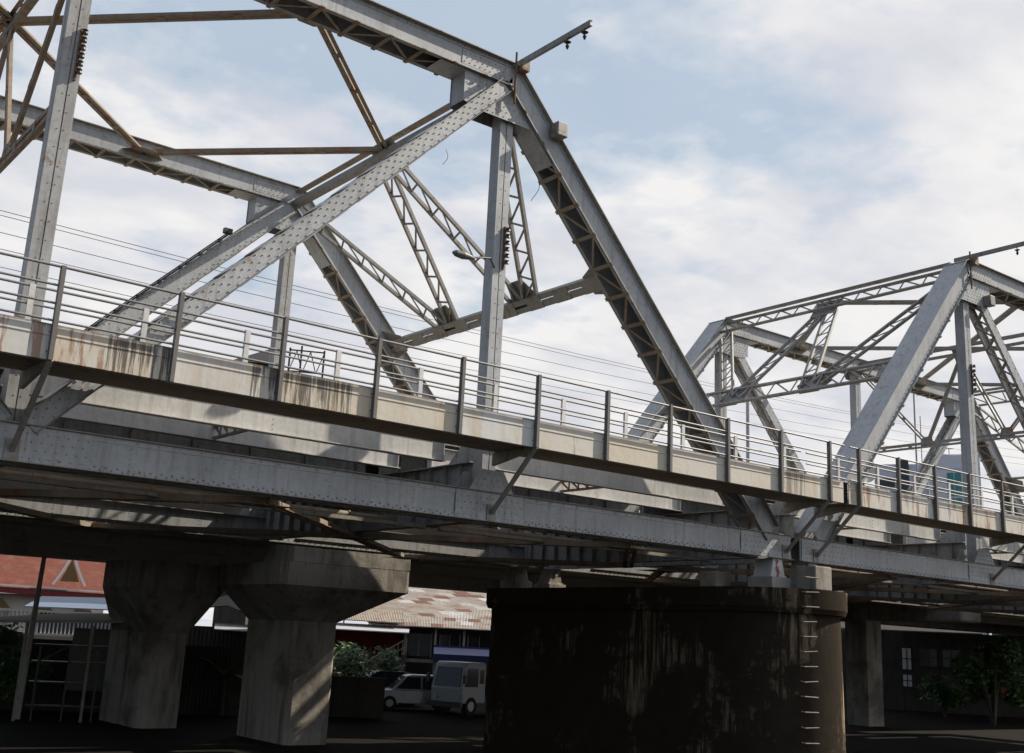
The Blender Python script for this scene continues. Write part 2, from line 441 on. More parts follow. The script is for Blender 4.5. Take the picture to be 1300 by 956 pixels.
        for x in [q for q in nodes if t0-.01 <= q <= t1+.01]:
            if x in (t0, t1):
                s = 1 if x == t0 else -1
                if abs(x) > 50 and False: continue
                pts = [(x+s*1.38, H-.31), (x+s*1.38, H-1.08), (x+s*.93, H-1.18), (x-s*.95, H-1.18), (x-s*.6, H-.8), (x-s*.15, H-.31)]
                web = [(x+s*1.5, H+.19), (x+s*1.5, H-.19), (x+s*.12, H-.19), (x-s*.12, H+.19)]
                dia = x+s*1.35
            elif any(abs(tx-x) < .1 for tx, bx in diags):
                pts = [(x-1.2,H-.31), (x-.9,H-.9), (x+.9,H-.9), (x+1.2,H-.31)]; web = [(x-1.3,H+.19), (x-1.3,H-.19), (x+1.3,H-.19), (x+1.3,H+.19)]; dia = None
            else: pts = [(x-.45,H-.31), (x-.3,H-.6), (x+.3,H-.6), (x+.45,H-.31)]; web = [(x-.5,H+.19), (x-.5,H-.19), (x+.5,H-.19), (x+.5,H+.19)]; dia = None
            mb = MB(); plate(mb, pts, y-.281, riv=.16); plate(mb, pts, y+.281); plate(mb, web, y-.307, riv=.15)
            if dia is not None:
                for yy in (y-.289, y+.289): mb.poly([(q[0], yy-.008, q[1]) for q in ((x+s*.5,H+.297), (x-s*.0,H+.297), (x-s*.2,H+.2), (x-s*.3,H-.1), (x-s*.25,H-.297), (x+s*.5,H-.297))], (0,.016,0))
                mb.mi = 0; mb.bar((x-s*.02,y,H+.305), (x-s*.27,y,H+.2), YA, -.428, .428, 0, .018)
                mb.box(dia-.008, dia+.008, y-.285, y+.285, H-1.06, H-.32)
            # closing diaphragm below the joint
            mb.build('gusset_plate', [M_ST], root)
    # cross frames
    ym = W/2; y0_, y1_ = .3, W-.3
    def L2(a, b, t): return tuple(a[i]+(b[i]-a[i])*t for i in range(3))
    for (bx, tx) in ends:
        s = 1 if tx > bx else -1
        tp = .3945; px_ = tx+(bx-tx)*tp; pz = H*(1-tp)
        pn = V((tx-bx, 0, H)).normalized(); Nn = V((0,1,0)).cross(pn)
        Tn = V((tx, y0_, H)); Tf = V((tx, y1_, H)); Ms = V((tx, ym, H-.05)); Lw = lambda y: V((px_, y, pz))
        mb = MB()
        if ptype == 'A':
            double(mb, (tx, y0_, H+.22), (tx, y1_, H+.22), (0,0,1), .0, .1, .12); mb.build('portal_top_strut', [M_BR], root)
            mb = MB(); mb.bar((tx, y0_, H-.2), (tx, y1_, H-.2), (1,0,0), -.13, .13, -.09, .09); mb.build('portal_top_strut', [M_BRG], root)
            mb = MB()
            u = pn*.115
            for k in (-1, 1): mb.bar(Lw(y0_)+u*k, Lw(y1_)+u*k, Nn, -.1, .1, -.078, .078)
            for k in range(9):
                q = Lw(y0_+(y1_-y0_)*(k+.5)/9); mb.bar(q-V((0,.3,0)), q+V((0,.3,0)), Nn, -.118, -.1, -.2, .2)
            mb.build('portal_lower_strut', [M_BRG], root)
            wd = .5
        else:
            laced(mb, Ms+V((0,y0_-ym,.1))-pn*.2, Ms+V((0,y1_-ym,.1))-pn*.2, Nn, .62, .04, .9)
            double(mb, (tx, y0_, H+.33), (tx, y1_, H+.33), (0,0,1), .1, .08, .08)
            mb.build('portal_top_strut', [M_BRG], root)
            mb = MB(); laced(mb, Lw(y0_)+pn*.05, Lw(y1_)+pn*.05, Nn, .8, .045, .95); mb.build('portal_lower_strut', [M_BRG], root)
            wd = .5
        ya, yb = W*2/3, W/3
        for (P_, yl, yt) in ((Tf, ya, y1_), (Ms, ya, ym+.15), (Ms, yb, ym-.15), (Tn, yb, y0_)):
            A = V((tx, yt, H-.3)); B = Lw(yl+(.22 if (yt > yl) else -.22)); 
            mb = MB(); laced(mb, A+(B-A).normalized()*.25, B, Nn, wd, .045, .82)
            mb.build('portal_brace', [M_BRG if ptype == 'A' else M_BRG], root)
        def gus(pts):
            mb = MB(); mb.poly(pts, Nn*.014); mb.build('portal_gusset', [M_BRG], root)
        for yy in (ya, yb):
            hh = .42 if ptype == 'B' else .2; k = .75 if ptype == 'B' else .62
            c = Lw(yy)+Nn*.06
            gus([c+V((0,-k,0))+pn*hh*.2, c+V((0,-.4,0))-pn*hh, c+V((0,.4,0))-pn*hh, c+V((0,k,0))+pn*hh*.2, c+V((0,.3,0))+pn*.72, c+V((0,-.3,0))+pn*.72])
        c = V((tx, ym, H-.1))
        gus([c+V((0,-.6,0))+pn*.25, c+V((0,.6,0))+pn*.25, c+V((0,.55,0))-pn*.7, c+V((0,-.55,0))-pn*.7])
        for yy, s2 in ((y0_, 1), (y1_, -1)):      # corner gussets at the posts
            c = V((px_, yy, pz))
            gus([c-pn*.45, c-pn*.3+V((0,s2*.7,0)), c+pn*.25+V((0,s2*.8,0)), c+pn*.6])
    # sway frames on inner panel points
    for x in [q for q in nodes if t0+.1 < q < t1-.1]:
        zl = 6.3
        mb = MB(); double(mb, (x, y0_, H+.1), (x, y1_, H+.1), (0,0,1), .06, .1, .12)
        mb.bar((x, y0_, H-.25), (x, y1_, H-.25), (1,0,0), -.08, .08, -.05, .05); mb.build('sway_top_strut', [M_BR if ptype == 'A' else M_BRG], root)
        mb = MB(); double(mb, (x, .17, zl), (x, W-.17, zl), (1,0,0), .07, .1, .14, 1.2); mb.build('sway_lower_strut', [M_BR if ptype == 'A' else M_BRG], root)
        for (ya_, yb_) in ((y1_, W*2/3), (ym, W*2/3), (ym, W/3), (y0_, W/3)):
            mb = MB(); double(mb, (x, ya_, H-.3), (x, yb_, zl+.05), (1,0,0), .06, .07, .09, 1.6); mb.build('sway_brace', [M_BR if ptype == 'A' else M_BRG], root)
        for yy in (W/3, W*2/3):
            mb = MB(); mb.poly([(x-.06, yy-.35, zl-.12), (x-.06, yy+.35, zl-.12), (x-.06, yy+.22, zl+.35), (x-.06, yy-.22, zl+.35)], (.012, 0, 0)); mb.build('sway_gusset', [M_BR], root)
        mb = MB(); mb.poly([(x-.06, ym-.5, H+.1), (x-.06, ym+.5, H+.1), (x-.06, ym+.25, H-.65), (x-.06, ym-.25, H-.65)], (.012, 0, 0))
        mb.build('sway_gusset', [M_BR], root)
    # top laterals in a diamond
    tn = [q for q in nodes if t0-.01 <= q <= t1+.01]
    for a, b in zip(tn, tn[1:]):
        xm = (a+b)/2
        for xa in (a, b):
            for ye in (y0_, y1_):
                mb = MB(); double(mb, (xa, ym, H-.02), (xm, ye, H-.02), (0,0,1), .07, .1, .13, 1.5)
                mb.build('top_lateral_brace', [M_BR if ptype == 'A' else M_BRG], root)
        for ye, s in ((y0_, 1), (y1_, -1)):
            mb = MB(); mb.poly([(xm-.6, ye, H-.1), (xm+.6, ye, H-.1), (xm+.2, ye+s*.5, H-.1), (xm-.2, ye+s*.5, H-.1)], (0,0,.012)); mb.build('lateral_gusset', [M_BR], root)
    # floor
    for x in nodes:
        if x < -15: continue
        xx = x+(.0)
        mb = MB(); mb.box(xx-.008, xx+.008, .31, W-.31, -.28, 1.02); mb.box(xx-.17, xx+.17, .31, W-.31, 1.02, 1.045); mb.box(xx-.17, xx+.17, .31, W-.31, -.30, -.28)
        y = .75
        while y < W-.5:
            for s in (-1, 1):
                a, b = sorted((s*.008, s*.13)); mb.box(xx+a, xx+b, y-.006, y+.006, -.28, 1.02)
            y += .62
        for s, ye in ((1, .3), (-1, W-.3)):
            mb.poly([(xx-.012, ye, 1.06), (xx-.012, ye+s*1.1, 1.06), (xx-.012, ye, 2.0)], (.024, 0, 0))
        mb.build('floor_beam', [M_ST2], root)
    for a, b in zip(nodes, nodes[1:]):
        if a < -15: continue
        for j, y in enumerate((1.0, 2.9, 4.8, 6.7, 8.4)):
            mb = MB(); wall = (j == 2)
            z0, z1 = (1.06, 1.72); g = .42 if j < 2 else .2
            if wall: z0, z1 = .32, 1.88
            e0, e1 = a+g, b-g
            mb.box(e0, e1, y-.008, y+.008, z0+.018, z1-.018)
            mb.box(e0, e1, y-.11, y+.11, z0, z0+.018); mb.box(e0, e1, y-.11, y+.11, z1-.018, z1)
            if wall:
                x = e0+.6
                while x < e1: mb.box(x-.006, x+.006, y-.1, y-.008, z0+.018, z1-.018); x += 1.45
            else:
                for x in ((e0+.06, e1-.06) if j < 2 else (e0+.06, (e0+e1)/2, e1-.06)):
                    mb.box(x-.006, x+.006, y-.1, y-.008, z0+.018, z1-.018)
                for k in range(5): mb.rivet(((e0+e1)/2+.3, y-.008, z0+.1+.11*k), (0,-1,0), .013)
            mb.build('stringer', [M_STR if j < 2 else M_ST2], root)
        # lacing between the two outer stringers
        for xc in ((a+b)/2-.15,):
            mb = MB(); laced(mb, (xc, 1.02, 1.24), (xc, 2.88, 1.24), (1,0,0), .26, .03, .32, .03); mb.build('stringer_bracing', [M_BR], root)
        # bottom laterals in a diamond with hangers
        xm = (a+b)/2
        for xa in (a, b):
            for ye in (y0_, y1_):
                mb = MB(); double(mb, (xa, ym, -.38), (xm, ye, -.38), (0,0,1), .09, .11, .14, 1.3)
                mb.build('bottom_lateral_brace', [M_BR], root)
        for ye in (y0_+1.6, y1_-1.6):
            mb = MB(); double(mb, (a+.2, ye, -.34), (b-.2, ye, -.34), (0,0,1), .05, .06, .08, 1.5)
            mb.build('bottom_strut', [M_LOW], root)
        for ye, s in ((y0_, 1), (y1_, -1)):
            mb = MB(); mb.poly([(xm-.7, ye, -.46), (xm+.7, ye, -.46), (xm+.25, ye+s*.6, -.46), (xm-.25, ye+s*.6, -.46)], (0,0,.012)); mb.build('lateral_gusset', [M_LOW], root)
        mb = MB(); mb.poly([(a-.6, ym-.5, -.46), (a+.6, ym-.5, -.46), (a+.6, ym+.5, -.46), (a-.6, ym+.5, -.46)], (0,0,.012))
        mb.build('lateral_gusset', [M_LOW], root)
    mb = MB(); xa, xb = max(x0, -20), x1
    mb.box(xa, xb, 3.25, 9.0, 1.9, 2.1); mb.box(xa, xb, 3.25, 3.4, 2.1, 2.3); mb.box(xa, xb, 8.85, 9.0, 2.1, 2.3)
    mb.build('road_deck', [M_DECK], root)

X0, XE = 21.192, 19.697
s1 = thing('truss_bridge_span', 'large grey riveted steel truss span at left with solid plate diagonals', 'bridge', (10, W/2, 0))
truss_span(s1, [-20, -10, 0, 10, XE], (-10, 10), [-10, 0, 10], [(10, 0), (-10, 0)], [(XE, 10), (-20, -10)], 'A', 1)
s2n = [X0, 30.01, 39.27, 48.53, 57.4]
s2 = thing('truss_bridge_span', 'smaller grey steel truss span at right with laced portal frame beyond the dark pier', 'bridge', (39.27, W/2, 0))
truss_span(s2, s2n, (30.01, 48.53), s2n[1:-1], [(30.01, 39.27), (48.53, 39.27)], [(X0, 30.01), (57.4, 48.53)], 'B', 0)

# ------------------------------------------------------------------ walkway and railings
def walkway(root, xa, xb, xs, posts, posts_in, labelrail):
    YF = -1.7735
    mb = MB()
    mb.box(xa, xb, YF, YF+.016, 1.168, 1.752); mb.box(xa, xb, YF+.016, YF+.12, 1.72, 1.752); mb.box(xa, xb, YF+.016, YF+.12, 1.168, 1.184)
    mb.box(xa, xb, YF-.012, YF, 1.56, 1.572)
    eg = mb.build('edge_girder', [M_FAS], root)
    mb = MB(); mb.box(xa, xb, YF+.125, -.42, 1.19, 1.215)
    mb.build('walkway_floor', [M_SOF], root)
    for x in xs:
        mb = MB(); mb.poly([(x-.04, YF+.1, 1.10), (x-.04, YF+.1, 1.185), (x-.04, -.33, 1.185), (x-.04, -.33, .9)], (.08, 0, 0)); mb.build('bracket', [M_LOW], root)
        mb = MB(); mb.bar((x, YF-.02, 1.17), (x, -.36, -.14), (1,0,0), -.042, .042, -.035, .035)
        mb.bar((x, -.345, -.3), (x, -.345, .05), (1,0,0), -.12, .12, -.012, .012); mb.build('bracket_brace', [M_BRG], root)
    for y, zs, pl, m in ((YF-.06, (2.70,2.39,2.08,1.80), posts, M_RAIL), (-.40, (2.68,2.37,2.06,1.78), posts_in, M_RAIL)):
        mb = MB()
        for k, z in enumerate(zs):
            L = []
            x = xa
            while x < xb: L.append((x, y, z+random.uniform(-.008,.008))); x += 2.0
            L.append((xb, y, z)); mb.tube(L, .021 if k else .024, 8)
        rl = mb.build('railing_bars', [m], root)
        for x in pl:
            mb = MB()
            if y < -1:
                z1 = 2.725+random.uniform(-.01,.01); t = random.uniform(-.006,.006)
                mb.bar((x,YF-.02,1.15), (x+t,YF-.02,z1), YA, -.09, -.082, -.036, .036)
                for s in (-1, 1): mb.bar((x+s*.032,YF-.02,1.15), (x+t+s*.032,YF-.02,z1), YA, -.082, .015, -.004, .004)
                for zr in (1.3, 1.62): mb.rivet((x-.055, YF-.002, zr), (0,-1,0), .014); mb.rivet((x+.055, YF-.002, zr), (0,-1,0), .014)
            else: mb.box(x-.05, x+.05, y-.03, y+.03, 1.2, 2.715)
            mb.build('railing_post', [M_POST if y < -1 else M_WHITE], rl)

w1 = thing('walkway', 'cream painted rust streaked footway along the left truss span with railings', 'walkway', (10, -1.1, 1.17))
walkway(w1, -14, 20.62, [-10.0, 0.0, 10.0, 19.97], [-.024+2*k for k in range(-6, 11)], [1.9+2*k for k in range(-7, 10)], 1)
w2 = thing('walkway', 'rust spotted cream footway with railings along the right truss span beyond the dark joint', 'walkway', (39, -1.1, 1.17))
walkway(w2, 20.86, 57.8, [21.28, 30.38, 39.5, 48.6], [21.27+1.8226*k for k in range(0, 20)], [22.3+1.9*k for k in range(0, 18)], 2)

mb = MB(); mb.box(20.6, 20.9, -1.7, -1.66, 1.17, 1.75); mb.build('joint_shade', [plain('shade_black', (.01,.01,.01), .9)], w1)  # black plate added behind the open joint, standing in for shade in the slot
# ------------------------------------------------------------------ things fixed on the bridge
def wire_arm(x, label):
    r = thing('wire_bracket', label, 'bracket', (x, -.2, H+.4), 0, 'wire brackets on the truss tops')
    mb = MB(); ya, yb = .35, -2.75; z = H+.46
    mb.box(x+.28, x+.288, yb, ya, z, z+.14); mb.box(x+.288, x+.36, yb, ya, z+.13, z+.14); mb.box(x+.288, x+.36, yb, ya, z, z+.01)
    mb.build('bracket_arm', [M_BRG], r)
    for y in (-1.95, -2.55):
        mb = MB(); mb.cyl((x+.3, y, z), (x+.3, y, z-.1), .015); mb.cyl((x+.3, y, z-.1), (x+.3, y, z-.13), .09, .05); mb.cyl((x+.3, y, z-.13), (x+.3, y, z-.2), .03); mb.cyl((x+.3, y, z-.2), (x+.3, y, z-.28), .05, .02)
        mb.build('insulator', [M_INS], r)
    mb = MB(); mb.cyl((x, -.42, H+.6), (x, -.42, H-.75), .028); mb.build('rod', [M_RU], r)
    mb = MB(); mb.box(x+.1, x+.32, -.55, -.33, H+.15, H+.42); mb.build('clamp_box', [M_BR], r)
wire_arm(10, 'rusty steel wire bracket jutting out from the top joint of the left truss')
wire_arm(30.01, 'rusty steel wire bracket jutting out from the top joint of the right truss')

def insulators(x, z, label, y=-.17):
    r = thing('insulator_rack', label, 'insulator rack', (x, y, z), 0, 'brown insulator racks on the truss posts')
    mb = MB(); mb.box(x+.02, x+.06, y-.05, y, z-.05, z+1.0); mb.build('rack', [M_RU], r)
    for k in range(6):
        mb = MB(); zz = z+.08+.16*k; mb.cyl((x+.08, y-.1, zz), (x+.08, y-.1, zz+.04), .06, .05, 8); mb.cyl((x+.08, y-.1, zz+.04), (x+.08, y-.1, zz+.08), .035, .055, 8)
        mb.build('insulator', [M_INS], r)
insulators(0.05, 6.75, 'column of brown insulators on the leftmost near post')
insulators(10.05, 5.55, 'column of brown insulators on the tall central post')
insulators(30.05, 6.0, 'column of brown insulators on the first near post of the right truss')

M_MAST = plain('mast_grey', (.32,.33,.35), .4)
# small lamp on an arm from the central post
r = thing('lamp', 'small dark street lamp head on a curved arm beside the central post', 'lamp', (10, -.17, 5.6))
hp = aty(588, 324, -.6); mb = MB(); mb.tube([(9.85, -.17, 5.5), (9.6, -.35, 5.62), tuple(hp+V((.2, .05, .02)))], .022, 6); mb.build('lamp_arm', [M_WIRE], r)
mb = MB(); L_ = [(-.28,.03),(-.2,.075),(0,.095),(.2,.06),(.32,.02)]
for (a, ra), (b, rb) in zip(L_, L_[1:]): mb.cyl(hp+V((a,0,0)), hp+V((b,0,0)), ra, rb, 10)
mb.build('lamp_head', [plain('lamp_grey', (.1,.1,.1), .5)], r)
# boxes on end posts
def jbox(p, label):
    mb = MB(); mb.box(p[0]-.16, p[0]+.16, p[1]-.14, p[1]+.14, p[2]-.18, p[2]+.18); o = mb.build('floodlight', [M_BRG], None, .02); recentre(o); tag(o, label, 'floodlight')
jbox((11.35, -.52, H-1.05), 'small grey floodlight box clamped to the left span end post near its top')
jbox((31.1, -.42, H-.95), 'small grey floodlight box on the right truss diagonal just below the top joint')
# cable run up the far plate diagonal
A_ = V((.4, W-.38, .5)); B_ = V((8.1, W-.35, H-2.0)); mb = MB(); D_ = (B_-A_).normalized(); up = V((-D_.z, 0, D_.x))
mb.tube([A_+up*.32, B_+up*.32], .03, 6); mb.tube([A_+up*.37, B_+up*.37], .02, 6)
for k in range(14): q = A_+(B_-A_)*(k+.5)/14+up*.30; mb.box(q.x-.05, q.x+.05, q.y-.05, q.y+.05, q.z-.05, q.z+.05)
q = B_+up*.37; mb.box(q.x-.15, q.x+.1, q.y-.08, q.y+.08, q.z-.05, q.z+.1)
o = mb.build('cable', [M_WIRE]); recentre(o); tag(o, 'black clipped cable running up the far plate diagonal', 'cable')
# loose hanging cords
for (u, v, y, l, lab) in ((566, 190, 3, 22, 'thin loose cord hanging behind the top of the plate diagonal'), (680, 220, .2, 38, 'thin loose cord dangling under the end post')):
    p = aty(u, v, y); k = l/50.
    mb = MB(); pts = [p+V((.18*math.sin(i*.5)*k, 0, -k*i/8)) for i in range(9)]; mb.tube(pts, .008, 5); o = mb.build('cord', [M_WIRE]); recentre(o); tag(o, lab, 'cord')
# red float ball / horn on railing
p = aty(196, 424, -.1); r = thing('horn', 'small round dark horn on the inner railing beside the plate diagonal', 'horn', tuple(p))
mb = MB(); mb.cyl(p, p+V((0,-.14,0)), .03, .1, 14); mb.build('horn_mouth', [M_RU], r); mb = MB(); mb.cyl(p, p+V((.02,.3,-.02)), .03, .03, 10); mb.cyl(p+V((-.05,.1,.0)), p+V((-.12,.25,.12)), .025, .025); mb.build('horn_body', [M_BRG], r)

# rusty water pipe and conduits under the deck
for y, z, rr, xa, xb, lab, mt in ((1.9, .18, .12, -14, 19.5, 'rusty water pipe slung under the left span', M_RU), (3.4, -.1, .08, -14, 19.5, 'thin brown conduit beside the rusty pipe under the left span', M_BR), (3.0, -.05, .09, 22, 57, 'brown pipe slung under the right span', M_BR)):
    mb = MB(); mb.cyl((xa, y, z), (xb, y, z), rr, n=14)
    x = xa+1
    while x < xb: mb.cyl((x, y, z), (x+.06, y, z), rr*1.25, n=14); x += 2.4
    o = mb.build('pipe', [mt]); recentre(o); tag(o, lab, 'pipe')

# overhead wires parallel to the bridge
M_MAST = plain('mast_grey', (.32,.33,.35), .4)
for i, (v0, v1, y, lab) in enumerate(((273, 470, 15, 'highest'), (279, 474, 15.6, 'second highest'), (301, 486, 15, 'third'), (322, 500, 15.6, 'fourth'), (345, 512, 16, 'lowest'))):
    a = aty(0, v0, y); z = a.z
    b = aty(825, v1, y)
    sl = (b.z-a.z)/(b.x-a.x)
    mb = MB(); pts = [(x, y, z+sl*(x-a.x)*.6+.0016*((x-a.x-15)**2)*.4) for x in range(-30, 131, 8)]
    mb.tube(pts, .011, 5); o = mb.build('power_line', [M_WIRE]); recentre(o)
    tag(o, lab+' of the five thin power lines crossing the sky behind the trusses' if lab[0] != 'h' and lab[0] != 'l' else lab+' of the five thin power lines crossing the sky behind the trusses', 'power line', 'power lines behind the bridge')

# ------------------------------------------------------------------ main pier
def stadium(xc, r, ya, yb, n=40):
    pts = [(xc+r*math.cos(t), ya+r*math.sin(t)) for t in [math.pi+math.pi*i/n for i in range(n+1)]]
    pts += [(xc+r*math.cos(t), yb+r*math.sin(t)) for t in [math.pi*i/n for i in range(n+1)]]
    return pts
def prism(mb, pts, z0, z1, k=1.0, c=None, smooth=False):
    n = len(pts); cx = sum(p[0] for p in pts)/n; cy = sum(p[1] for p in pts)/n
    lo = [(x, y, z0) for x, y in pts]; hi = [(cx+(x-cx)*k, cy+(y-cy)*k, z1) for x, y in pts]
    mb.add(lo+hi, [(i, (i+1) % n, (i+1) % n+n, i+n) for i in range(n)], smooth); mb.add(lo+hi, [tuple(range(n-1,-1,-1)), tuple(range(n, 2*n))])
GZ = -6.3
pr = thing('bridge_pier', 'huge black stained stone pier with rounded end under the joint of the two spans', 'pier', (20.45, 5.4, GZ))
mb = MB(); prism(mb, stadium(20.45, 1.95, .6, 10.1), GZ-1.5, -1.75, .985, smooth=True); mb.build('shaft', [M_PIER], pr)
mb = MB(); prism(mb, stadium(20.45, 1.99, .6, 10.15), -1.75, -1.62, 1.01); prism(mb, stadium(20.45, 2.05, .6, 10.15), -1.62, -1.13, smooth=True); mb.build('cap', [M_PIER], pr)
for y in (0, W):
    for x in (XE, X0):
        mb = MB(); mb.box(x-.38, x+.38, y-.42, y+.42, -1.13, -.82); mb.build('bearing_plinth', [M_CON if y else M_CON2], pr, .015)
        mb = MB(); mb.poly([(x-.3, y-.3, -.82), (x+.3, y-.3, -.82), (x+.17, y-.3, -.33), (x-.17, y-.3, -.33)], (0,.6,0)); mb.box(x-.33, x+.33, y-.33, y+.33, -.82, -.775); mb.cyl((x, y-.34, -.5), (x, y+.34, -.5), .07)
        b = mb.build('bearing', [M_WHITE if (x == XE and y == 0) else M_LOW], pr, .01)
mb = MB()
mb.box(20.05, 20.75, -1.25, -.6, -1.13, -.5); mb.build('end_block', [M_CON], pr, .03)
mb = MB(); mb.box(18.6, 19.2, .9, 1.5, -1.13, -.72); mb.build('end_block', [M_CON], pr, .03)
# red graffiti tag on the near bearing
mb = MB(); 
for k in range(7): mb.bar((XE-.1+.035*(k%3), -.336, -.36-.07*k), (XE-.02+.03*((k+1)%3), -.336, -.43-.07*k), YA, -.002, .002, -.02, .02)
mb.build('paint_mark', [plain('red_paint', (.45,.04,.03), .5)], pr)
# ladder of iron rungs on the nose
r = thing('ladder', 'column of bent iron rungs set in the rounded nose of the dark pier', 'ladder', (20.45, -1.8, GZ))
th = R(-112); M_RUNG = steel('rung_iron', (.26,.23,.2), .3, .3)
for k in range(12):
    z = -.85-k*.37
    rr = 1.95 if z < -1.8 else 2.08
    o = V((20.45, .6, 0)); rad = V((math.cos(th), math.sin(th), 0)); tg = V((-rad.y, rad.x, 0)); c = o+rad*rr*.98; c.z = z
    tl = random.uniform(-.015, .015)
    mb = MB(); mb.tube([c-tg*.19, c-tg*.19+rad*.2+V((0,0,tl)), c+tg*.19+rad*.2-V((0,0,tl)), c+tg*.19], .016, 6); mb.build('rung', [M_RUNG], r)

# ------------------------------------------------------------------ concrete viaduct behind
def flare_pier(label, x0, x1, y0, y1, hx0, hx1, hy0, hy1, zt, zh, zs, groove=False, block=True, group='concrete viaduct piers'):
    r = thing('viaduct_pier', label, 'pier', ((x0+x1)/2, (y0+y1)/2, GZ), 0, group)
    c = .12
    def oct_(a0, a1, b0, b1, z, c=c): return [(a0+c,b0,z),(a1-c,b0,z),(a1,b0+c,z),(a1,b1-c,z),(a1-c,b1,z),(a0+c,b1,z),(a0,b1-c,z),(a0,b0+c,z)]
    mb = MB(); a = oct_(x0,x1,y0,y1,GZ-1); b = oct_(x0,x1,y0,y1,zs)
    mb.add(a+b, [(i,(i+1)%8,(i+1)%8+8,i+8) for i in range(8)]+[tuple(range(7,-1,-1)), tuple(range(8,16))])
    if groove:
        yc = y0+(y1-y0)*.42; mb.box(x0-.06, x0, y0+.12, yc-.25, GZ-1, zs); mb.box(x0-.06, x0, yc+.25, y1-.12, GZ-1, zs)
    mb.build('shaft', [M_CON], r)
    mb = MB(); a = oct_(x0,x1,y0,y1,zs); b = oct_(hx0,hx1,hy0,hy1,zh, .2); d = oct_(hx0,hx1,hy0,hy1,zt, .2)
    f = [(i,(i+1)%8,(i+1)%8+8,i+8) for i in range(8)]+[(i+8,(i+1)%8+8,(i+1)%8+16,i+16) for i in range(8)]+[tuple(range(7,-1,-1)), tuple(range(16,24))]
    mb.add(a+b+d, f); mb.build('flared_head', [M_CON], r)
    if block:
        mb = MB(); mb.box(hx0+.35, hx1-.06, hy0+.06, hy0+2.2, zt, zt+.78); mb.build('bearing_block', [M_CON], r, .03)
    return r
flare_pier('flared concrete viaduct pier, the nearer and wider of the two at left', 12.95, 14.5, 13.7, 17.3, 11.7, 16.5, 12.5, 17.3, -.72, -1.42, -2.5)
q = at(190, 800, 43)
_y1 = atx(141, 800, q.x).y; _x1 = aty(240, 800, q.y).x; _hy0 = q.y-1.2; _hx0 = q.x-1.2; _hy1 = atx(127, 750, _hx0).y; _hx1 = aty(287, 752, _hy0).x
flare_pier('flared concrete viaduct pier, the farther one with a groove in its shaft', q.x, _x1, q.y, _y1, _hx0, _hx1, _hy0, _hy1, -.7, -1.6, -3.1, True, False)
# viaduct deck: box girders on the heads
vd = thing('viaduct', 'low concrete viaduct running behind and parallel to the steel bridge', 'viaduct', (15, 21, -.5))
for y0_, y1_, zb in ((12.9, 15.9, .1), (17.2, 20.2, .1), (22.5, 25.5, 0), (27.5, 31.0, -.35)):
    mb = MB(); mb.poly([(-60, y0_, 1.35), (-60, y0_+.15, 1.1), (-60, y0_+.75, zb), (-60, y1_-.75, zb), (-60, y1_-.15, 1.1), (-60, y1_, 1.35)], (190, 0, 0)); mb.build('box_girder', [M_GIRD], vd)
mb = MB(); mb.box(-60, 130, 12.6, 31.6, 1.352, 1.6); mb.box(-60, 130, 12.6, 12.85, 1.6, 2.3); mb.build('deck_slab', [M_GIRD], vd)
for x in (-20, 86):
    mb = MB(); mb.box(x-.6, x+.6, 12.9, 31, -.55, .08); mb.build('cross_beam', [M_CON], vd)

# right crossbeam pier
r = thing('viaduct_pier', 'concrete portal pier with a pale ended crossbeam at right of the dark pier', 'pier', (50.6, 19, GZ), 0, 'concrete viaduct piers')
mb = MB(); mb.box(50, 51.4, 18.2, 19.6, GZ-1, -.72); mb.build('column', [M_CON], r, .05)
mb = MB(); mb.box(50, 51.4, 28, 29.4, GZ-1, -.72); mb.build('column', [M_CON], r, .05)
mb = MB(); mb.poly([(49.8, 12.4, -.1), (49.8, 12.4, -.5), (49.8, 12.75, -.75), (49.8, 30, -.75), (49.8, 30, .1), (49.8, 12.8, .08)], (1.8, 0, 0)); mb.build('crossbeam', [M_CON], r)
mb = MB(); mb.box(49.78, 51.62, 12.38, 14.3, -.76, -.58) if False else mb.box(49.77, 51.63, 12.35, 14.4, -.77, .03); mb.build('crossbeam_end', [M_CON2], r, .12)

# ------------------------------------------------------------------ ground and water
def sheet(name, pts, z, mat, cat=None):
    mb = MB(); mb.add([(x, y, z) for x, y in pts], [tuple(range(len(pts)))]); o = mb.build(name, [mat]); tag(o, kind='structure'); return o
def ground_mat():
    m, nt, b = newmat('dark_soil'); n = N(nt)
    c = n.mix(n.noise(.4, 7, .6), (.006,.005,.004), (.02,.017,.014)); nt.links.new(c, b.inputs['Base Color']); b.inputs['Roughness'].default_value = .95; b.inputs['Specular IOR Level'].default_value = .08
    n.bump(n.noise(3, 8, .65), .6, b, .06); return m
def water_mat():
    m, nt, b = newmat('river_water'); n = N(nt)
    c = n.mix(n.noise(.3, 3), (.012,.011,.008), (.022,.02,.014)); nt.links.new(c, b.inputs['Base Color']); b.inputs['Roughness'].default_value = .18
    b.inputs['Specular IOR Level'].default_value = .25
    n.bump(n.noise(1.6, 4, .6, n.mapping((1, 2.2, 1))), .5, b, .12); return m
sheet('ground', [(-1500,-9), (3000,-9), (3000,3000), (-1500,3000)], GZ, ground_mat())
sheet('river_water', [(-1500,-1500), (3000,-1500), (3000,-8.8), (-1500,-8.8)], GZ-.6, water_mat())

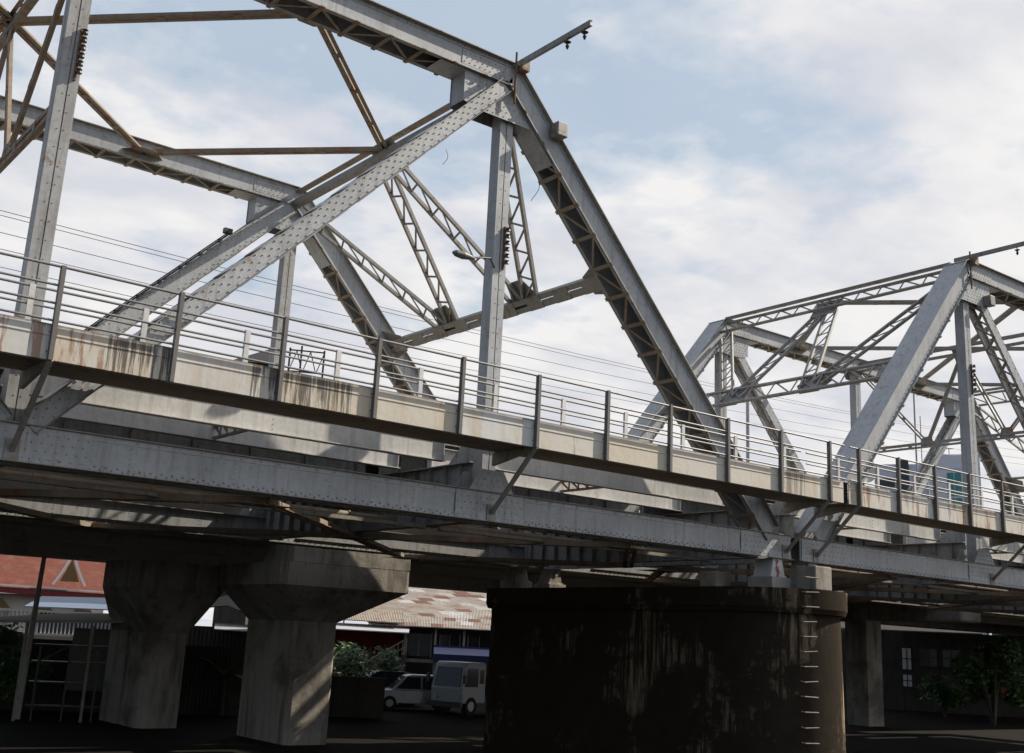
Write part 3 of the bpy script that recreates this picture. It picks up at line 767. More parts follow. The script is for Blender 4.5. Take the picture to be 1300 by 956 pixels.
# ------------------------------------------------------------------ background buildings
def roofmat(name, cols, sx, sy, bumpsc=14, axis='X'):
    m, nt, b = newmat(name); n = N(nt)
    tc = n.node('ShaderNodeTexCoord').outputs['UV']
    br = n.node('ShaderNodeTexBrick'); br.inputs['Scale'].default_value = 1; br.inputs['Mortar Size'].default_value = .012
    br.inputs['Brick Width'].default_value = sx; br.inputs['Row Height'].default_value = sy; br.offset = .37
    br.inputs['Color1'].default_value = (0,0,0,1); br.inputs['Color2'].default_value = (1,1,1,1); br.inputs['Mortar'].default_value = (.3,.3,.3,1)
    n.link(tc, br.inputs[0])
    c = n.ramp(br.outputs['Color'], cols); n.nt.nodes[-1]
    ns = n.noise(1.2, 7, .65, n.mapping((1,1,1), tc))
    c = n.mix(n.ramp(ns, [(.5, 0), (.64, .75)]), c, (.2,.09,.045))
    c = n.mix(n.ramp(n.noise(3, 6, .6, n.mapping((6,.7,1), tc)), [(.5, 0), (.75, .6)]), c, (.13,.1,.08))
    nt.links.new(c, b.inputs['Base Color']); b.inputs['Roughness'].default_value = .7
    w = n.node('ShaderNodeTexWave'); w.inputs['Scale'].default_value = bumpsc; n.link(n.mapping((1,0,0), tc), w.inputs[0]); n.bump(w.outputs[0], .6, b, .05)
    return m
def uvquad(o, pts_uv):
    uv = o.data.uv_layers.new(name='uv')
    for l in o.data.loops: uv.data[l.index].uv = pts_uv[l.vertex_index % len(pts_uv)]
def roof_slab(name, loc, rz, a, b, c, d, mat, parent, th=.06):
    """corner order: eave left, eave right, ridge right, ridge left in the local frame"""
    mb = Local(loc, rz); A = [V(a), V(b), V(c), V(d)]
    mb.add(A+[p-V((0,0,th)) for p in A], [(0,1,2,3), (7,6,5,4), (0,4,5,1), (1,5,6,2), (2,6,7,3), (3,7,4,0)])
    o = mb.build(name, [mat], parent)
    wd = (A[1]-A[0]).length; h = (A[3]-A[0]).length
    uvquad(o, [(0,0),(wd,0),(wd,h),(0,h)]); return o

# frames facing the camera
def frame(u, rg, z=GZ): p = at(u, 800, rg); p.z = z; az = math.atan2(p.x-CAM.x, p.y-CAM.y); return p, -az
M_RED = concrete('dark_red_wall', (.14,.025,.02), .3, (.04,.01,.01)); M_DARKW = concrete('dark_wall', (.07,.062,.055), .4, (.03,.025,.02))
M_GW = glass('dark_glass'); M_PATCH = roofmat('patched_iron_roof', [(0, (.12,.045,.03)), (.2, (.14,.06,.04)), (.26, (.3,.28,.25)), (.7, (.25,.225,.19)), (.84, (.27,.26,.24)), (.9, (.5,.5,.5)), (1, (.32,.31,.29))], .8, .8, 3.2)
# house with the patched roof
p, rz = frame(540, 74)
hs = thing('house', 'long house with patched rusty corrugated iron roof and dark red wall', 'house', tuple(p), rz)
def zof(v, u, rg): return at(u, v, rg).z-GZ
e = 5.9/1
mb = Local(p, rz); mb.box(-9, -1.6, 1.0, 9, 0, 3.9); mb.build('wall', [M_RED], hs)
mb = Local(p, rz); mb.box(-1.6, 12, 1.6, 9, 0, 4.1); mb.build('wall', [M_DARKW], hs)
roof_slab('roof', p, rz, (-3.4,-.2,4.15), (12.6,-.2,4.1), (12.6,9,7.05), (-8.5,9,7.1), M_PATCH, hs)
roof_slab('roof', p, rz, (-7.4,-.1,4.35), (-1.5,-.5,4.3), (-1.5,2.0,5.1), (-5.6,2.0,5.15), roofmat('beige_iron_roof', [(0,(.28,.24,.19)),(1,(.34,.29,.23))], 3, 3, 3), hs)
roof_slab('lean_to_roof', p, rz, (-8.6,-1.6,3.75), (-1.0,-1.6,3.72), (-1.0,.9,4.1), (-8.6,.9,4.12), plain('grey_roof', (.4,.4,.42), .6), hs)
mb = Local(p, rz)
for x in (-1.3, .6, 2.4, 4.4, 6.3): mb.box(x, x+.14, .3, .5, 0, 4.0)
mb.box(-1.5, 8, .2, .34, 1.95, 2.15); mb.box(-1.5, 8, .15, .2, 2.15, 2.75) if False else None
mb.build('porch_frame', [M_CON], hs)
for x0, x1 in ((-1.1,.4), (1.0,2.2), (2.8,4.2), (4.8,6.1)):
    mb = Local(p, rz); mb.box(x0, x1, 1.5, 1.58, 2.3, 3.7); w_ = mb.build('window', [M_GW], hs)
    mb = Local(p, rz); mb.box(x0-.08, x0, 1.44, 1.6, 2.22, 3.78); mb.box(x1, x1+.08, 1.44, 1.6, 2.22, 3.78); mb.box((x0+x1)/2-.03, (x0+x1)/2+.03, 1.44, 1.5, 2.3, 3.7); mb.build('window_frame', [M_CON2], w_)
mb = Local(p, rz); mb.box(-5.2, -3.9, .9, .99, 1.5, 2.9); w_ = mb.build('window', [M_GW], hs)
# stairs
mb = Local(p, rz)
for k in range(14): mb.box(-5.0+k*.28, -5.0+(k+1)*.28, -.9, .9, 0, .17*(k+1))
mb.build('stairs', [M_DARKW], hs)
mb = Local(p, rz); mb.bar((-5.0,-.95,.95), (-1.1,-.95,3.35), YA, -.03, .03, -.04, .04); mb.bar((-5.0,-.95,.5), (-1.1,-.95,2.9), YA, -.02, .02, -.03, .03)
for k in range(16): x = -5+k*.26; mb.box(x, x+.03, -.97, -.93, .17+.61*(x+5), .95+.615*(x+5))
mb.build('stair_rail', [M_BRG], hs)
mb = Local(p, rz); mb.poly([(.6,-2.4,2.5), (.6,.1,3.0), (5.4,.1,3.0), (5.4,-2.4,2.5)], (0,0,.05)); mb.poly([(.6,-2.4,2.5),(5.4,-2.4,2.5),(5.4,-2.4,2.05),(.6,-2.4,2.05)], (0,.03,0)); mb.build('blue_awning', [plain('blue_canvas', (.008,.015,.06), .7)], hs)
# magenta fence cloth behind the ridge
p2, rz2 = frame(560, 86); zt = zof(737, 560, 86)
r = thing('fence', 'magenta cloth fence with pale posts along the top behind the patched roof', 'fence', tuple(p2), rz2)
mb = Local(p2, rz2)
for k in range(60): x = -9+k*.3; mb.add([(x,0,zt-.75),(x+.15,.06,zt-.75),(x+.15,.06,zt),(x,0,zt)], [(0,1,2,3)]); mb.add([(x+.15,.06,zt-.75),(x+.3,0,zt-.75),(x+.3,0,zt),(x+.15,.06,zt)], [(0,1,2,3)])
mb.build('cloth', [plain('magenta_cloth', (.42,.03,.25), .8)], r)
for k in range(10):
    mb = Local(p2, rz2); x = -9+k*1.85; mb.box(x, x+.12, -.1, 0, 0, zt+.1); mb.build('fence_post', [M_WHITE], r)
mb = Local(p2, rz2); mb.box(-9, 9, -.08, -.02, zt-.85, zt-.76); mb.build('rail', [M_WHITE], r)

# temple hall
p, rz = frame(45, 96); tz = lambda v: zof(v, 45, 96)
M_TR = roofmat('orange_tile_roof', [(0,(.15,.022,.008)),(1,(.2,.035,.014))], .4, .3, 20)
M_TW = concrete('temple_wall', (.62,.58,.5), .15, (.4,.35,.28)); M_GOLD = plain('gilt_carving', (.2,.12,.045), .45, .3, .5, scale=20)
M_TRB = plain('red_eave', (.16,.012,.012), .6); M_WH = plain('white_paint', (.7,.7,.7), .6, var=.1)
tp_ = thing('temple', 'temple hall with orange red tiled roof, gilt gable and cream walls at the far left', 'temple', tuple(p), rz)
ez = 5.9
mb = Local(p, rz); mb.box(-11, 4.7, .6, 9, 0, 5.2); mb.build('wall', [M_TW], tp_)
roof_slab('roof', p, rz, (-12,-.6,5.75), (5.3,-.6,5.5), (4.6,5.5,8.6), (-12,5.5,8.8), M_TR, tp_, .12)
mb = Local(p, rz); mb.bar((-12,-.62,5.55), (5.35,-.62,5.3), YA, -.1, .1, -.22, .12); mb.build('eave_board', [M_TRB], tp_)
mb = Local(p, rz); mb.bar((-12,-.66,5.93), (5.4,-.66,5.66), YA, -.1, .1, -.05, .05); mb.build('eave_trim', [M_WH], tp_)
# small gilt gable on the roof
mb = Local(p, rz); mb.poly([(1.2,-.7,6.3), (2.6,-.7,6.3), (1.9,-.7,8.0)], (0,.3,0)); mb.build('gable', [M_GOLD], tp_)
for s in (-1, 1):
    mb = Local(p, rz); pts = [(1.9+s*(.9*t+.25*t*t), -.8, 8.5-2.5*t**.9) for t in [i/7 for i in range(8)]]
    for a, b in zip(pts, pts[1:]): mb.bar(a, b, YA, -.08, .08, -.06, .12)
    mb.build('gable_trim', [M_WH], tp_)
for x in (-8.6, -5.6, -2.7, .3, 3.2):
    mb = Local(p, rz); mb.box(x-.45, x+.45, .52, .59, 2.2, 4.0); w_ = mb.build('window', [plain('pale_shutter', (.3,.28,.25), .6)], tp_)
    mb = Local(p, rz); mb.box(x-.62, x-.45, .45, .6, 2.0, 4.1); mb.box(x+.45, x+.62, .45, .6, 2.0, 4.1); mb.poly([(x-.75,.45,4.05), (x+.75,.45,4.05), (x+.45,.45,4.4), (x,.45,4.85), (x-.45,.45,4.4)], (0,.14,0)); mb.box(x-.75, x+.75, .42, .6, 1.85, 2.05); mb.build('window_frame', [M_GOLD], w_)
# blue grey roof, balustrade, awning in front of the temple
p, rz = frame(100, 70)
rs = thing('shed', 'low shed with slate blue sloping roof in front of the temple', 'shed', tuple(p), rz)
mb = Local(p, rz); mb.box(-2.2, 3.6, .4, 4, 0, 3.9); mb.build('wall', [M_DARKW], rs)
roof_slab('roof', p, rz, (-3.0,0,4.1), (4.2,0,4.2), (4.2,4,4.95), (-2.3,4,4.75), plain('slate_blue_roof', (.12,.16,.23), .5), rs)
p, rz = frame(90, 57)
r = thing('balustrade', 'white balustrade on the terrace in front of the temple windows', 'balustrade', tuple(p), rz)
mb = Local(p, rz); mb.box(-5, 5, 0, .15, 0, 2.75); mb.build('terrace_wall', [M_CON2], r)
mb = Local(p, rz); mb.box(-5, 5, 0, .12, 3.75, 3.85); mb.box(-5, 5, 0, .12, 2.75, 2.85)
k = -5
while k < 5: mb.cyl((k,.06,2.85), (k,.06,3.75), .035, n=6); k += .17
mb.build('balusters', [M_WH], r)
p, rz = frame(80, 47)
r = thing('canopy', 'long pale grey canopy roof sloping over dark stalls at the left', 'canopy', tuple(p), rz)
zz = lambda v, u=80: zof(v, u, 47)
mb = Local(p, rz); mb.poly([(-4.2,-2.2,zz(797)), (2.75,-2.2,zz(786)), (2.75,1.5,zz(776)), (-.2,1.5,zz(781))], (0,0,.07)); mb.build('roof', [plain('pale_canopy', (.42,.4,.37), .7)], r)
for x in (-3.6, -1.2, 1.0, 2.5):
    mb = Local(p, rz); mb.cyl((x,-2,-.2), (x,-2,zz(792)), .06); mb.build('canopy_post', [M_BRG], r)
mb = Local(p, rz); mb.box(.4, 3.2, 1.2, 1.3, .9, 3.2); mb.build('panel', [plain('dull_panel', (.16,.15,.135), .8)], r)
# corrugated back wall and junk shelves under the canopy
p, rz = frame(90, 50)
o = None; mb = Local(p, rz)
for k in range(90): x = -7+k*.15; mb.box(x, x+.09, 0, .05, -.3, 2.7)
mb.box(-7, 7, .05, .1, -.3, 2.7); o = mb.build('hoarding', [M_DARKW]); recentre(o); tag(o, 'dark corrugated hoarding behind the left canopy posts', 'hoarding')
p, rz = frame(88, 45)
r = thing('rack', 'dark metal shelving rack under the left canopy', 'rack', tuple(p), rz)
mb = Local(p, rz)
for x in (-.9, .1, 1.1):
    for y in (0, .5): mb.box(x, x+.06, y, y+.06, 0, 2.6)
for z in (.5, 1.3, 2.0, 2.58): mb.box(-1.1, 1.4, 0, .56, z, z+.04)
for x in (-.9, .1): mb.bar((x,.0,2.0), (x+1,.0,2.58), YA, -.02, .02, -.02, .02)
mb.build('shelf_frame', [M_WIRE], r)
# leaning pole
a = at(55, 714, 42); b = at(28, 872, 42)
mb = MB(); mb.cyl(b-(a-b)*.25, a+(a-b)*.05, .11, .075, 10); o = mb.build('pole', [M_BRG]); recentre(o); tag(o, 'tall grey metal pole leaning slightly in front of the temple', 'pole')

# shed with white peak between the two flared piers
p, rz = frame(280, 60)
r = thing('shed', 'dark plank shed with small pale gable roof seen between the flared piers', 'shed', tuple(p), rz)
mb = Local(p, rz); mb.box(-3.2, 1.6, .5, 3, 0, 3.5)
for k in range(24): x = -3.2+k*.2; mb.box(x, x+.15, .44, .5, 0, 3.4)
mb.build('wall', [M_DARKW], r)
zt = zof(755, 285, 60)
mb = Local(p, rz); mb.poly([(-2.2,0,zt-.75),(.2,0,zt),(2.4,0,zt-1.15),(2.4,0,zt-1.25),(.2,0,zt-.5),(-2.2,0,zt-.85)], (0,3,0)); mb.build('roof', [M_CON2], r)
mb = Local(p, rz); mb.poly([(-.3,-1.0,3.35),(2.5,-1.0,3.3),(2.5,.45,3.6),(-.3,.45,3.65)], (0,0,.05)); mb.build('awning', [plain('dull_awning', (.35,.35,.36), .6)], r)

# vegetation
def leafmat(name, a, b_):
    m, nt, b = newmat(name); n = N(nt); c = n.mix(n.noise(2.5, 3), a, b_); nt.links.new(c, b.inputs['Base Color']); b.inputs['Roughness'].default_value = .55; return m
M_LF = leafmat('leaves', (.015,.05,.008), (.06,.14,.02)); M_BANANA = leafmat('banana_leaf', (.05,.12,.02), (.09,.2,.03)); M_BARK = plain('bark', (.06,.045,.03), .9)
def shrub(name, label, cat, p, w, h, n, leaf=.16, seed=1, mat=None, group=None):
    rnd = random.Random(seed); r = thing(name, label, cat, tuple(p), 0, group)
    mb = MB()
    for i in range(7):
        a = rnd.uniform(0, 6.28); e = p+V((math.cos(a)*w*.35, math.sin(a)*w*.35, h*rnd.uniform(.5,.85)))
        mid = (p+e)/2+V((rnd.uniform(-.1,.1), rnd.uniform(-.1,.1), .1)); mb.cyl(p, mid, .05*h/2, .03*h/2, 6); mb.cyl(mid, e, .03*h/2, .012, 6)
    mb.build('stem', [M_BARK], r)
    mb = MB(); cl = [(V((rnd.gauss(0,.3)*w, rnd.gauss(0,.3)*w, h*rnd.uniform(.35,.95))), rnd.uniform(.18,.38)*w) for _ in range(14)]
    for i in range(n):
        c, rr = rnd.choice(cl); d = V((rnd.gauss(0,1), rnd.gauss(0,1), rnd.gauss(0,1))).normalized()*rr*rnd.uniform(.5,1); q = p+c+d
        if q.z < p.z: q.z = p.z+.05
        a = V((rnd.gauss(0,1), rnd.gauss(0,1), rnd.gauss(0,.6))).normalized(); b = a.orthogonal().normalized(); l = leaf*rnd.uniform(.6,1.3)
        mb.add([q-a*l, q-b*l*.35, q+a*l, q+b*l*.35+V((0,0,l*.2))], [(0,1,2,3)])
    mb.build('foliage', [mat or M_LF], r)
def gp(u, rg): q = at(u, 800, rg); q.z = GZ; return q
shrub('shrub', 'leafy green shrub beside the red wall and stairs', 'shrub', gp(445, 63), 2.6, 2.6, 2600, seed=3)
shrub('shrub', 'dark bushy shrub at the far left edge below the canopy', 'shrub', gp(12, 48), 1.8, 2.9, 2200, seed=5)
shrub('shrub', 'dark leafy shrub in front of the plank shed', 'shrub', gp(285, 52), 2.4, 2.1, 2200, seed=8)
shrub('tree', 'leafy tree in deep shade at the far right under the bridge', 'tree', gp(1255, 78), 3.2, 4.8, 4200, .2, seed=11)
shrub('shrub', 'low dark shrub between the crossbeam pier and the right tree', 'shrub', gp(1195, 84), 2.2, 2.6, 2200, seed=12)
# banana plant
bp = gp(292, 50); r = thing('banana_plant', 'banana plant with a broad green leaf beside the nearer flared pier', 'plant', tuple(bp))
mb = MB(); mb.cyl(bp, bp+V((0,0,1.6)), .12, .08); mb.build('stem', [M_BARK], r)
for az, ln, tl in ((2.6, 1.7, 1.5), (.6, 1.5, .9), (4.2, 1.4, .8), (5.4, 1.6, .5)):
    mb = MB(); b0 = bp+V((0,0,1.6)); dr = V((math.cos(az), math.sin(az), 0)); sd = V((-dr.y, dr.x, 0)); row = []
    for i in range(9):
        t = i/8; c = b0+dr*ln*.75*t+V((0,0,tl*t-1.1*t*t*ln*.45)); ww = .26*math.sin(math.pi*min(1, t*.92+.06))
        row += [c-sd*ww+V((0,0,-.06)), c, c+sd*ww+V((0,0,-.06))]
    fs = []
    for i in range(8): fs += [(3*i,3*i+1,3*i+4,3*i+3), (3*i+1,3*i+2,3*i+5,3*i+4)]
    mb.add(row, fs, True); mb.build('leaf', [M_BANANA], r)

# ------------------------------------------------------------------ vehicles
M_CW = plain('white_truck_paint', (.42,.43,.44), .35, var=.06); M_SIL = plain('silver_paint', (.5,.51,.53), .3, .4, .05); M_BLK = plain('dark_car_paint', (.02,.02,.025), .25, var=.1)
M_TYRE = plain('tyre', (.02,.02,.02), .9); M_RIM = plain('rim', (.35,.35,.36), .4, .6); M_DR = plain('dark_red_body', (.1,.02,.02), .6)
M_LAMP = plain('lamp_glass', (.5,.5,.48), .15)
def wheel(root, p, rz, x, y, rad=.34, wd=.22):
    mb = Local(p, rz); mb.cyl((x, y-wd/2, rad), (x, y+wd/2, rad), rad, n=20); w_ = mb.build('wheel', [M_TYRE], root)
    s = -1 if y < 0 else 1
    mb = Local(p, rz); mb.cyl((x, y+s*(wd/2-.01), rad), (x, y+s*(wd/2+.012), rad), rad*.62, rad*.5, n=16); mb.build('rim', [M_RIM], w_)
def car(label, p, rz, paint, L=4.4, Wd=1.75, Ht=1.55, group='cars parked by the house'):
    r = thing('parked_car', label, 'car', tuple(p), rz, group)
    prof = [(-L/2,.35),(-L/2,.75),(-L/2+.1,.9),(-L/2+.9,.98),(L/2-.5,1.0),(L/2-.06,.9),(L/2,.7),(L/2,.35)]
    def loft(sections, mat, name, parent):
        mb = Local(p, rz); n = len(sections[0]); vs = [q for s_ in sections for q in s_]; fs = []
        for i in range(len(sections)-1):
            for j in range(n): fs.append((i*n+j, i*n+(j+1) % n, (i+1)*n+(j+1) % n, (i+1)*n+j))
        fs += [tuple(range(n-1,-1,-1)), tuple(range((len(sections)-1)*n, len(sections)*n))]
        mb.add(vs, fs); return mb.build(name, [mat], parent, .03)
    body = loft([[(x*(.985 if abs(k) > .9 else 1), k*Wd/2, z*(.98 if abs(k) > .9 else 1)) for x, z in prof] for k in (-1,-.88,.88,1)], paint, 'body', r)
    cab = [(-L*.30,.96),(-L*.14,Ht-.06),(-L*.08,Ht),(L*.2,Ht),(L*.3,Ht-.08),(L*.42,.98)]
    cabin = loft([[(x, k*(Wd/2-.08-(.14 if z > 1.1 else 0)), z) for x, z in cab] for k in (-1, 1)], paint, 'cabin', r)
    for s in (-1, 1):
        mb = Local(p, rz)
        for xa, xb, xc, xd in ((-L*.25, L*.02, L*.02, -L*.13), (L*.045, L*.33, L*.26, L*.045)):
            mb.poly([(xa, s*(Wd/2-.085), 1.02), (xb, s*(Wd/2-.085), 1.02), (xc, s*(Wd/2-.215), Ht-.1), (xd, s*(Wd/2-.215), Ht-.1)], (0, s*.01, 0))
        mb.build('side_window', [M_GW], r)
    mb = Local(p, rz); k = Wd/2-.2; mb.poly([(-L*.295,-k,1.02),(-L*.295,k,1.02),(-L*.155,k-.1,Ht-.09),(-L*.155,-k+.1,Ht-.09)], (-.015,0,.01)); mb.build('windscreen', [M_GW], r)
    for x in (-L*.32, L*.3):
        for y in (-Wd/2+.1, Wd/2-.1): wheel(r, p, rz, x, y)
    for y in (-.6, .6): mb = Local(p, rz); mb.box(-L/2-.02, -L/2+.05, y-.18, y+.18, .62, .76); mb.build('headlight', [M_LAMP], r)
q = gp(533, 59); car('pale silver car, the lighter of the two parked below the red wall', q, -YAW+.25, M_SIL, Ht=1.68)
q = gp(492, 62); car('dark car with pale roof edge, the darker of the two parked below the red wall', q, -YAW+.35, M_BLK, L=4.2, Ht=1.72)
# truck: cab-over with dump bed behind
q = gp(589, 57.5); rz = -YAW+.9
r = thing('truck', 'white cab truck parked beside the dark pier under the blue awning', 'truck', tuple(q), rz)
mb = Local(q, rz)
pr_ = [(-1.0,.55),(-1.05,1.2),(-.82,2.28),(-.62,2.42),(.62,2.42),(.7,2.3),(.7,.55)]
mb.poly([(x,-.98,z) for x, z in pr_], (0,1.96,0)); cab = mb.build('cab', [M_CW], r, .05)
mb = Local(q, rz); mb.poly([(-1.055,-.82,1.28),(-1.055,.82,1.28),(-.86,.76,2.18),(-.86,-.76,2.18)], (-.012,0,.004)); mb.build('windscreen', [M_GW], r)
for s in (-1, 1):
    mb = Local(q, rz); mb.poly([(-.88,s*.982,1.3),(.1,s*.982,1.3),(.1,s*.982,2.15),(-.68,s*.982,2.15)], (0,s*.012,0)); mb.build('side_window', [M_GW], r)
    mb = Local(q, rz); mb.box(.25,.55,s*.982 if s > 0 else -.994, .994 if s > 0 else -.982, 1.45,2.1); mb.build('rear_side_window', [M_GW], r)
    mb = Local(q, rz); mb.tube([(-.95,s*1.0,2.0),(-1.1,s*1.15,1.95),(-1.1,s*1.15,1.5)], .02, 6); mb.box(-1.14,-1.06,s*1.15-.09,s*1.15+.09,1.45,1.85); mb.build('mirror', [M_BLK], r)
    mb = Local(q, rz); mb.box(-1.07,-1.0,s*.7-.15,s*.7+.15,.7,.9); mb.build('headlight', [M_LAMP], r)
mb = Local(q, rz); mb.box(-1.1,-.95,-.98,.98,.35,.6); mb.box(.7,5.2,-.35,.35,.55,.8); mb.build('chassis', [M_BLK], r)
mb = Local(q, rz); mb.box(.95,5.2,-1.05,1.05,.95,1.05); mb.box(.95,1.03,-1.05,1.05,1.05,1.9); mb.box(5.12,5.2,-1.05,1.05,1.05,1.6); mb.box(1.03,5.12,-1.05,-.99,1.05,1.6); mb.box(1.03,5.12,.99,1.05,1.05,1.6); mb.build('cargo_bed', [M_DR], r)
for x in (-.35, 3.9):
    for y in (-.85, .85): wheel(r, q, rz, x, y, .42, .28)
# low wall in front of cars
p, rz = frame(465, 52); mb = Local(p, rz); mb.box(-2.4, 1.0, 0, .25, -.2, zof(862, 465, 52)); mb.box(-2.45, 1.05, -.04, .29, zof(862,465,52), zof(862,465,52)+.07); o = mb.build('low_wall', [M_DARKW]); recentre(o); tag(o, 'low grey concrete wall in front of the parked cars', 'wall')

# ------------------------------------------------------------------ right and far background
M_BB = plain('pale_blue_cladding', (.52,.55,.64), .5, var=.06, scale=.4); M_TEAL = glass('teal_glass', (.03,.16,.17), .1)
p = at(1197, 640, 130); z0 = GZ; rz = -(YAW+.36)
bb = thing('building', 'tall pale blue clad building with teal windows behind the right truss', 'building', (p.x, p.y, z0), rz)
pp = V((p.x, p.y, z0)); zt = at(1180, 577, 130).z-z0; zl = at(1140, 588, 130).z-z0
mb = Local(pp, rz); mb.box(-1.3, 3.9, 0, 12, 0, zt); mb.build('tower', [M_BB], bb, .05)
mb = Local(pp, rz); mb.box(-6.9, -1.35, .6, 10, 0, zl); mb.build('wing', [M_BB], bb, .05)
mb = Local(pp, rz); mb.box(-4.4, -3.3, .3, .59, 0, zl+.4); mb.build('dark_shaft', [M_GW], bb)
for k in range(9):
    for x in (.55, 1.3):
        z1_ = zt-2.0-k*1.35; mb = Local(pp, rz); mb.box(x, x+.66, -.05, .02, z1_-1.15, z1_); mb.build('window', [M_TEAL], bb)
for k in range(5):
    z1_ = zl-1.6-k*2.3; mb = Local(pp, rz); mb.box(-6.6, -4.8, .5, .59, z1_-.9, z1_); mb.build('window', [M_GW], bb)
mb = Local(pp, rz)
for k in range(10): mb.box(-1.3, 3.9, -.03, 0, zt-1.6-k*2.2, zt-1.55-k*2.2)
mb.build('cladding_joint', [plain('joint_grey', (.3,.33,.42), .6)], bb)
mb = Local(pp, rz); mb.cyl((.9, 2, zt), (.9, 2, zt+1.0), .04); mb.box(.5, 1.4, 1.98, 2.02, zt+.9, zt+.98); mb.build('roof_aerial', [M_WIRE], bb)
# masts
for u, v0, v1, rg, rr, lab in ((949, 470, 640, 60, .09, 'slim grey lamp mast standing behind the gap between the trusses'), (1160, 500, 640, 126, .09, 'tall thin aerial mast behind the right end post'), (1168, 528, 640, 126, .05, 'short thin aerial mast beside the tall aerial mast')):
    a = at(u, v0, rg); mb = MB(); mb.cyl((a.x, a.y, GZ), a, rr*1.3, rr, 8); o = mb.build('mast', [M_MAST]); recentre(o); tag(o, lab, 'mast')
# satellite dish on post
a = at(1098, 598, 45); r = thing('satellite_dish', 'pale round satellite dish above the right walkway', 'dish', (a.x, a.y, 2))
mb = MB(); fw = V((-.35,-.9,.25)).normalized(); aa = fw.orthogonal().normalized(); b_ = fw.cross(aa); vs = [tuple(a-fw*.12)]
for k, rad in enumerate((.18,.34,.46)): vs += [tuple(a+(aa*math.cos(t)+b_*math.sin(t))*rad-fw*(.12-.5*rad*rad)) for t in [2*math.pi*i/20 for i in range(20)]]
fs = [(0, 1+i, 1+(i+1) % 20) for i in range(20)]
for k in range(2): fs += [(1+20*k+i, 1+20*k+(i+1) % 20, 21+20*k+(i+1) % 20, 21+20*k+i) for i in range(20)]
mb.add(vs, fs, True); mb.build('dish', [M_WHITE], r)
mb = MB(); mb.tube([a+fw*.5, a-b_*.4], .015, 5); mb.tube([a+fw*.5, a+aa*.4], .015, 5); mb.cyl(a+fw*.45, a+fw*.58, .05); mb.cyl(a-fw*.12, (a.x+.1, a.y+.1, 2.1), .03); mb.build('feed_arm', [M_RU], r)
# dark roof and scaffolding beyond the walkway at left
p = at(318, 449, 72); rz = -.5; pl = V((p.x, p.y, GZ))
r = thing('house', 'dark hipped roof just showing over the left footway edge', 'house', tuple(pl), rz)
h_ = p.z-GZ
mb = Local(pl, rz); mb.box(-.5, 1.4, 0, 4, 0, h_-.6); mb.build('wall', [M_DARKW], r)
mb = Local(pl, rz); a = [(-1.1,-.3,h_-.6),(1.9,-.3,h_-.6),(1.9,4.3,h_-.6),(-1.1,4.3,h_-.6)]; b = [(1.1,1.6,h_+.8),(1.8,1.6,h_+.8),(1.8,2.4,h_+.8),(1.1,2.4,h_+.8)]
mb.add(a+b, [(0,1,5,4),(1,2,6,5),(2,3,7,6),(3,0,4,7),(4,5,6,7),(3,2,1,0)]); mb.build('roof', [plain('dark_roof', (.03,.03,.035), .7)], r)
p = at(388, 470, 60); r = thing('lattice_frame', 'dark steel lattice frame showing over the footway edge beside the dark roof', 'frame', (p.x, p.y, GZ), -.45)
pl = V((p.x, p.y, GZ)); h_ = at(388, 443, 60).z-GZ; mb = Local(pl, -.45)
for x in (-.9, -.3, .9): mb.box(x-.05, x+.05, 0, .1, 0, h_+(.15 if x == -.3 else 0))
for z in (h_-.15, h_-1.3): mb.box(-.9, .9, 0, .06, z, z+.07)
for i in range(5): x = -.9+i*.36; mb.bar((x,.03,h_-1.3), (x+.36,.03,h_-.15) if i % 2 == 0 else (x+.36,.03,h_-1.3), YA, -.02, .02, -.025, .025) if i % 2 == 0 else mb.bar((x,.03,h_-.15), (x+.36,.03,h_-1.3), YA, -.02, .02, -.025, .025)
mb.build('lattice', [M_WIRE], r)

# dark shop row far right under the bridge
p, rz = frame(1210, 92)
r = thing('shop_row', 'dark shaded shop row with a pale window strip at far right under the bridge', 'building', tuple(p), rz)
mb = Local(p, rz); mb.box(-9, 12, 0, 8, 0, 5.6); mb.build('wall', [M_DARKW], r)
for x0, x1, z0_, z1_, mt in ((-3.6,-3.0,2.9,4.4,M_WH), (-3.6,-3.0,1.7,2.5,M_WH), (-2.4,-1.2,3.2,4.4,M_GW), (-.8,.4,3.2,4.4,M_GW), (3.2,4.6,3.2,4.5,M_DECK), (5.2,6.6,3.2,4.5,M_DECK)):
    mb = Local(p, rz); mb.box(x0, x1, -.05, .0, z0_, z1_); w_ = mb.build('window', [mt], r)
    mb = Local(p, rz); mb.box((x0+x1)/2-.03, (x0+x1)/2+.03, -.1, -.05, z0_, z1_); mb.box(x0-.06, x1+.06, -.12, -.05, (z0_+z1_)/2-.03, (z0_+z1_)/2+.03); mb.box(x0-.1, x1+.1, -.18, -.02, z0_-.1, z0_-.005); mb.build('window_frame', [M_DARKW], w_)
mb = Local(p, rz); mb.box(3.0, 4.7, -.6, -.5, 1.3, 2.0); mb.build('red_sign_board', [plain('red_board', (.3,.03,.03), .6)], r)
# closing far tree line and houses on the horizon
def far_block(u, rg, w, h, mat, lab):
    p, rz = frame(u, rg); mb = Local(p, rz); mb.box(-w/2, w/2, 0, 8, 0, h); mb.poly([(-w/2-.3,-.3,h),(w/2+.3,-.3,h),(w/2+.3,4,h+1.3),(-w/2-.3,4,h+1.3)], (0,0,.1)); o = mb.build('house', [mat]); recentre(o); tag(o, lab, 'house')
far_block(665, 105, 26, 5.5, M_DARKW, 'long dark low house far behind the stone pier')
far_block(1120, 110, 16, 6, M_DARKW, 'dark low house far behind the crossbeam pier')

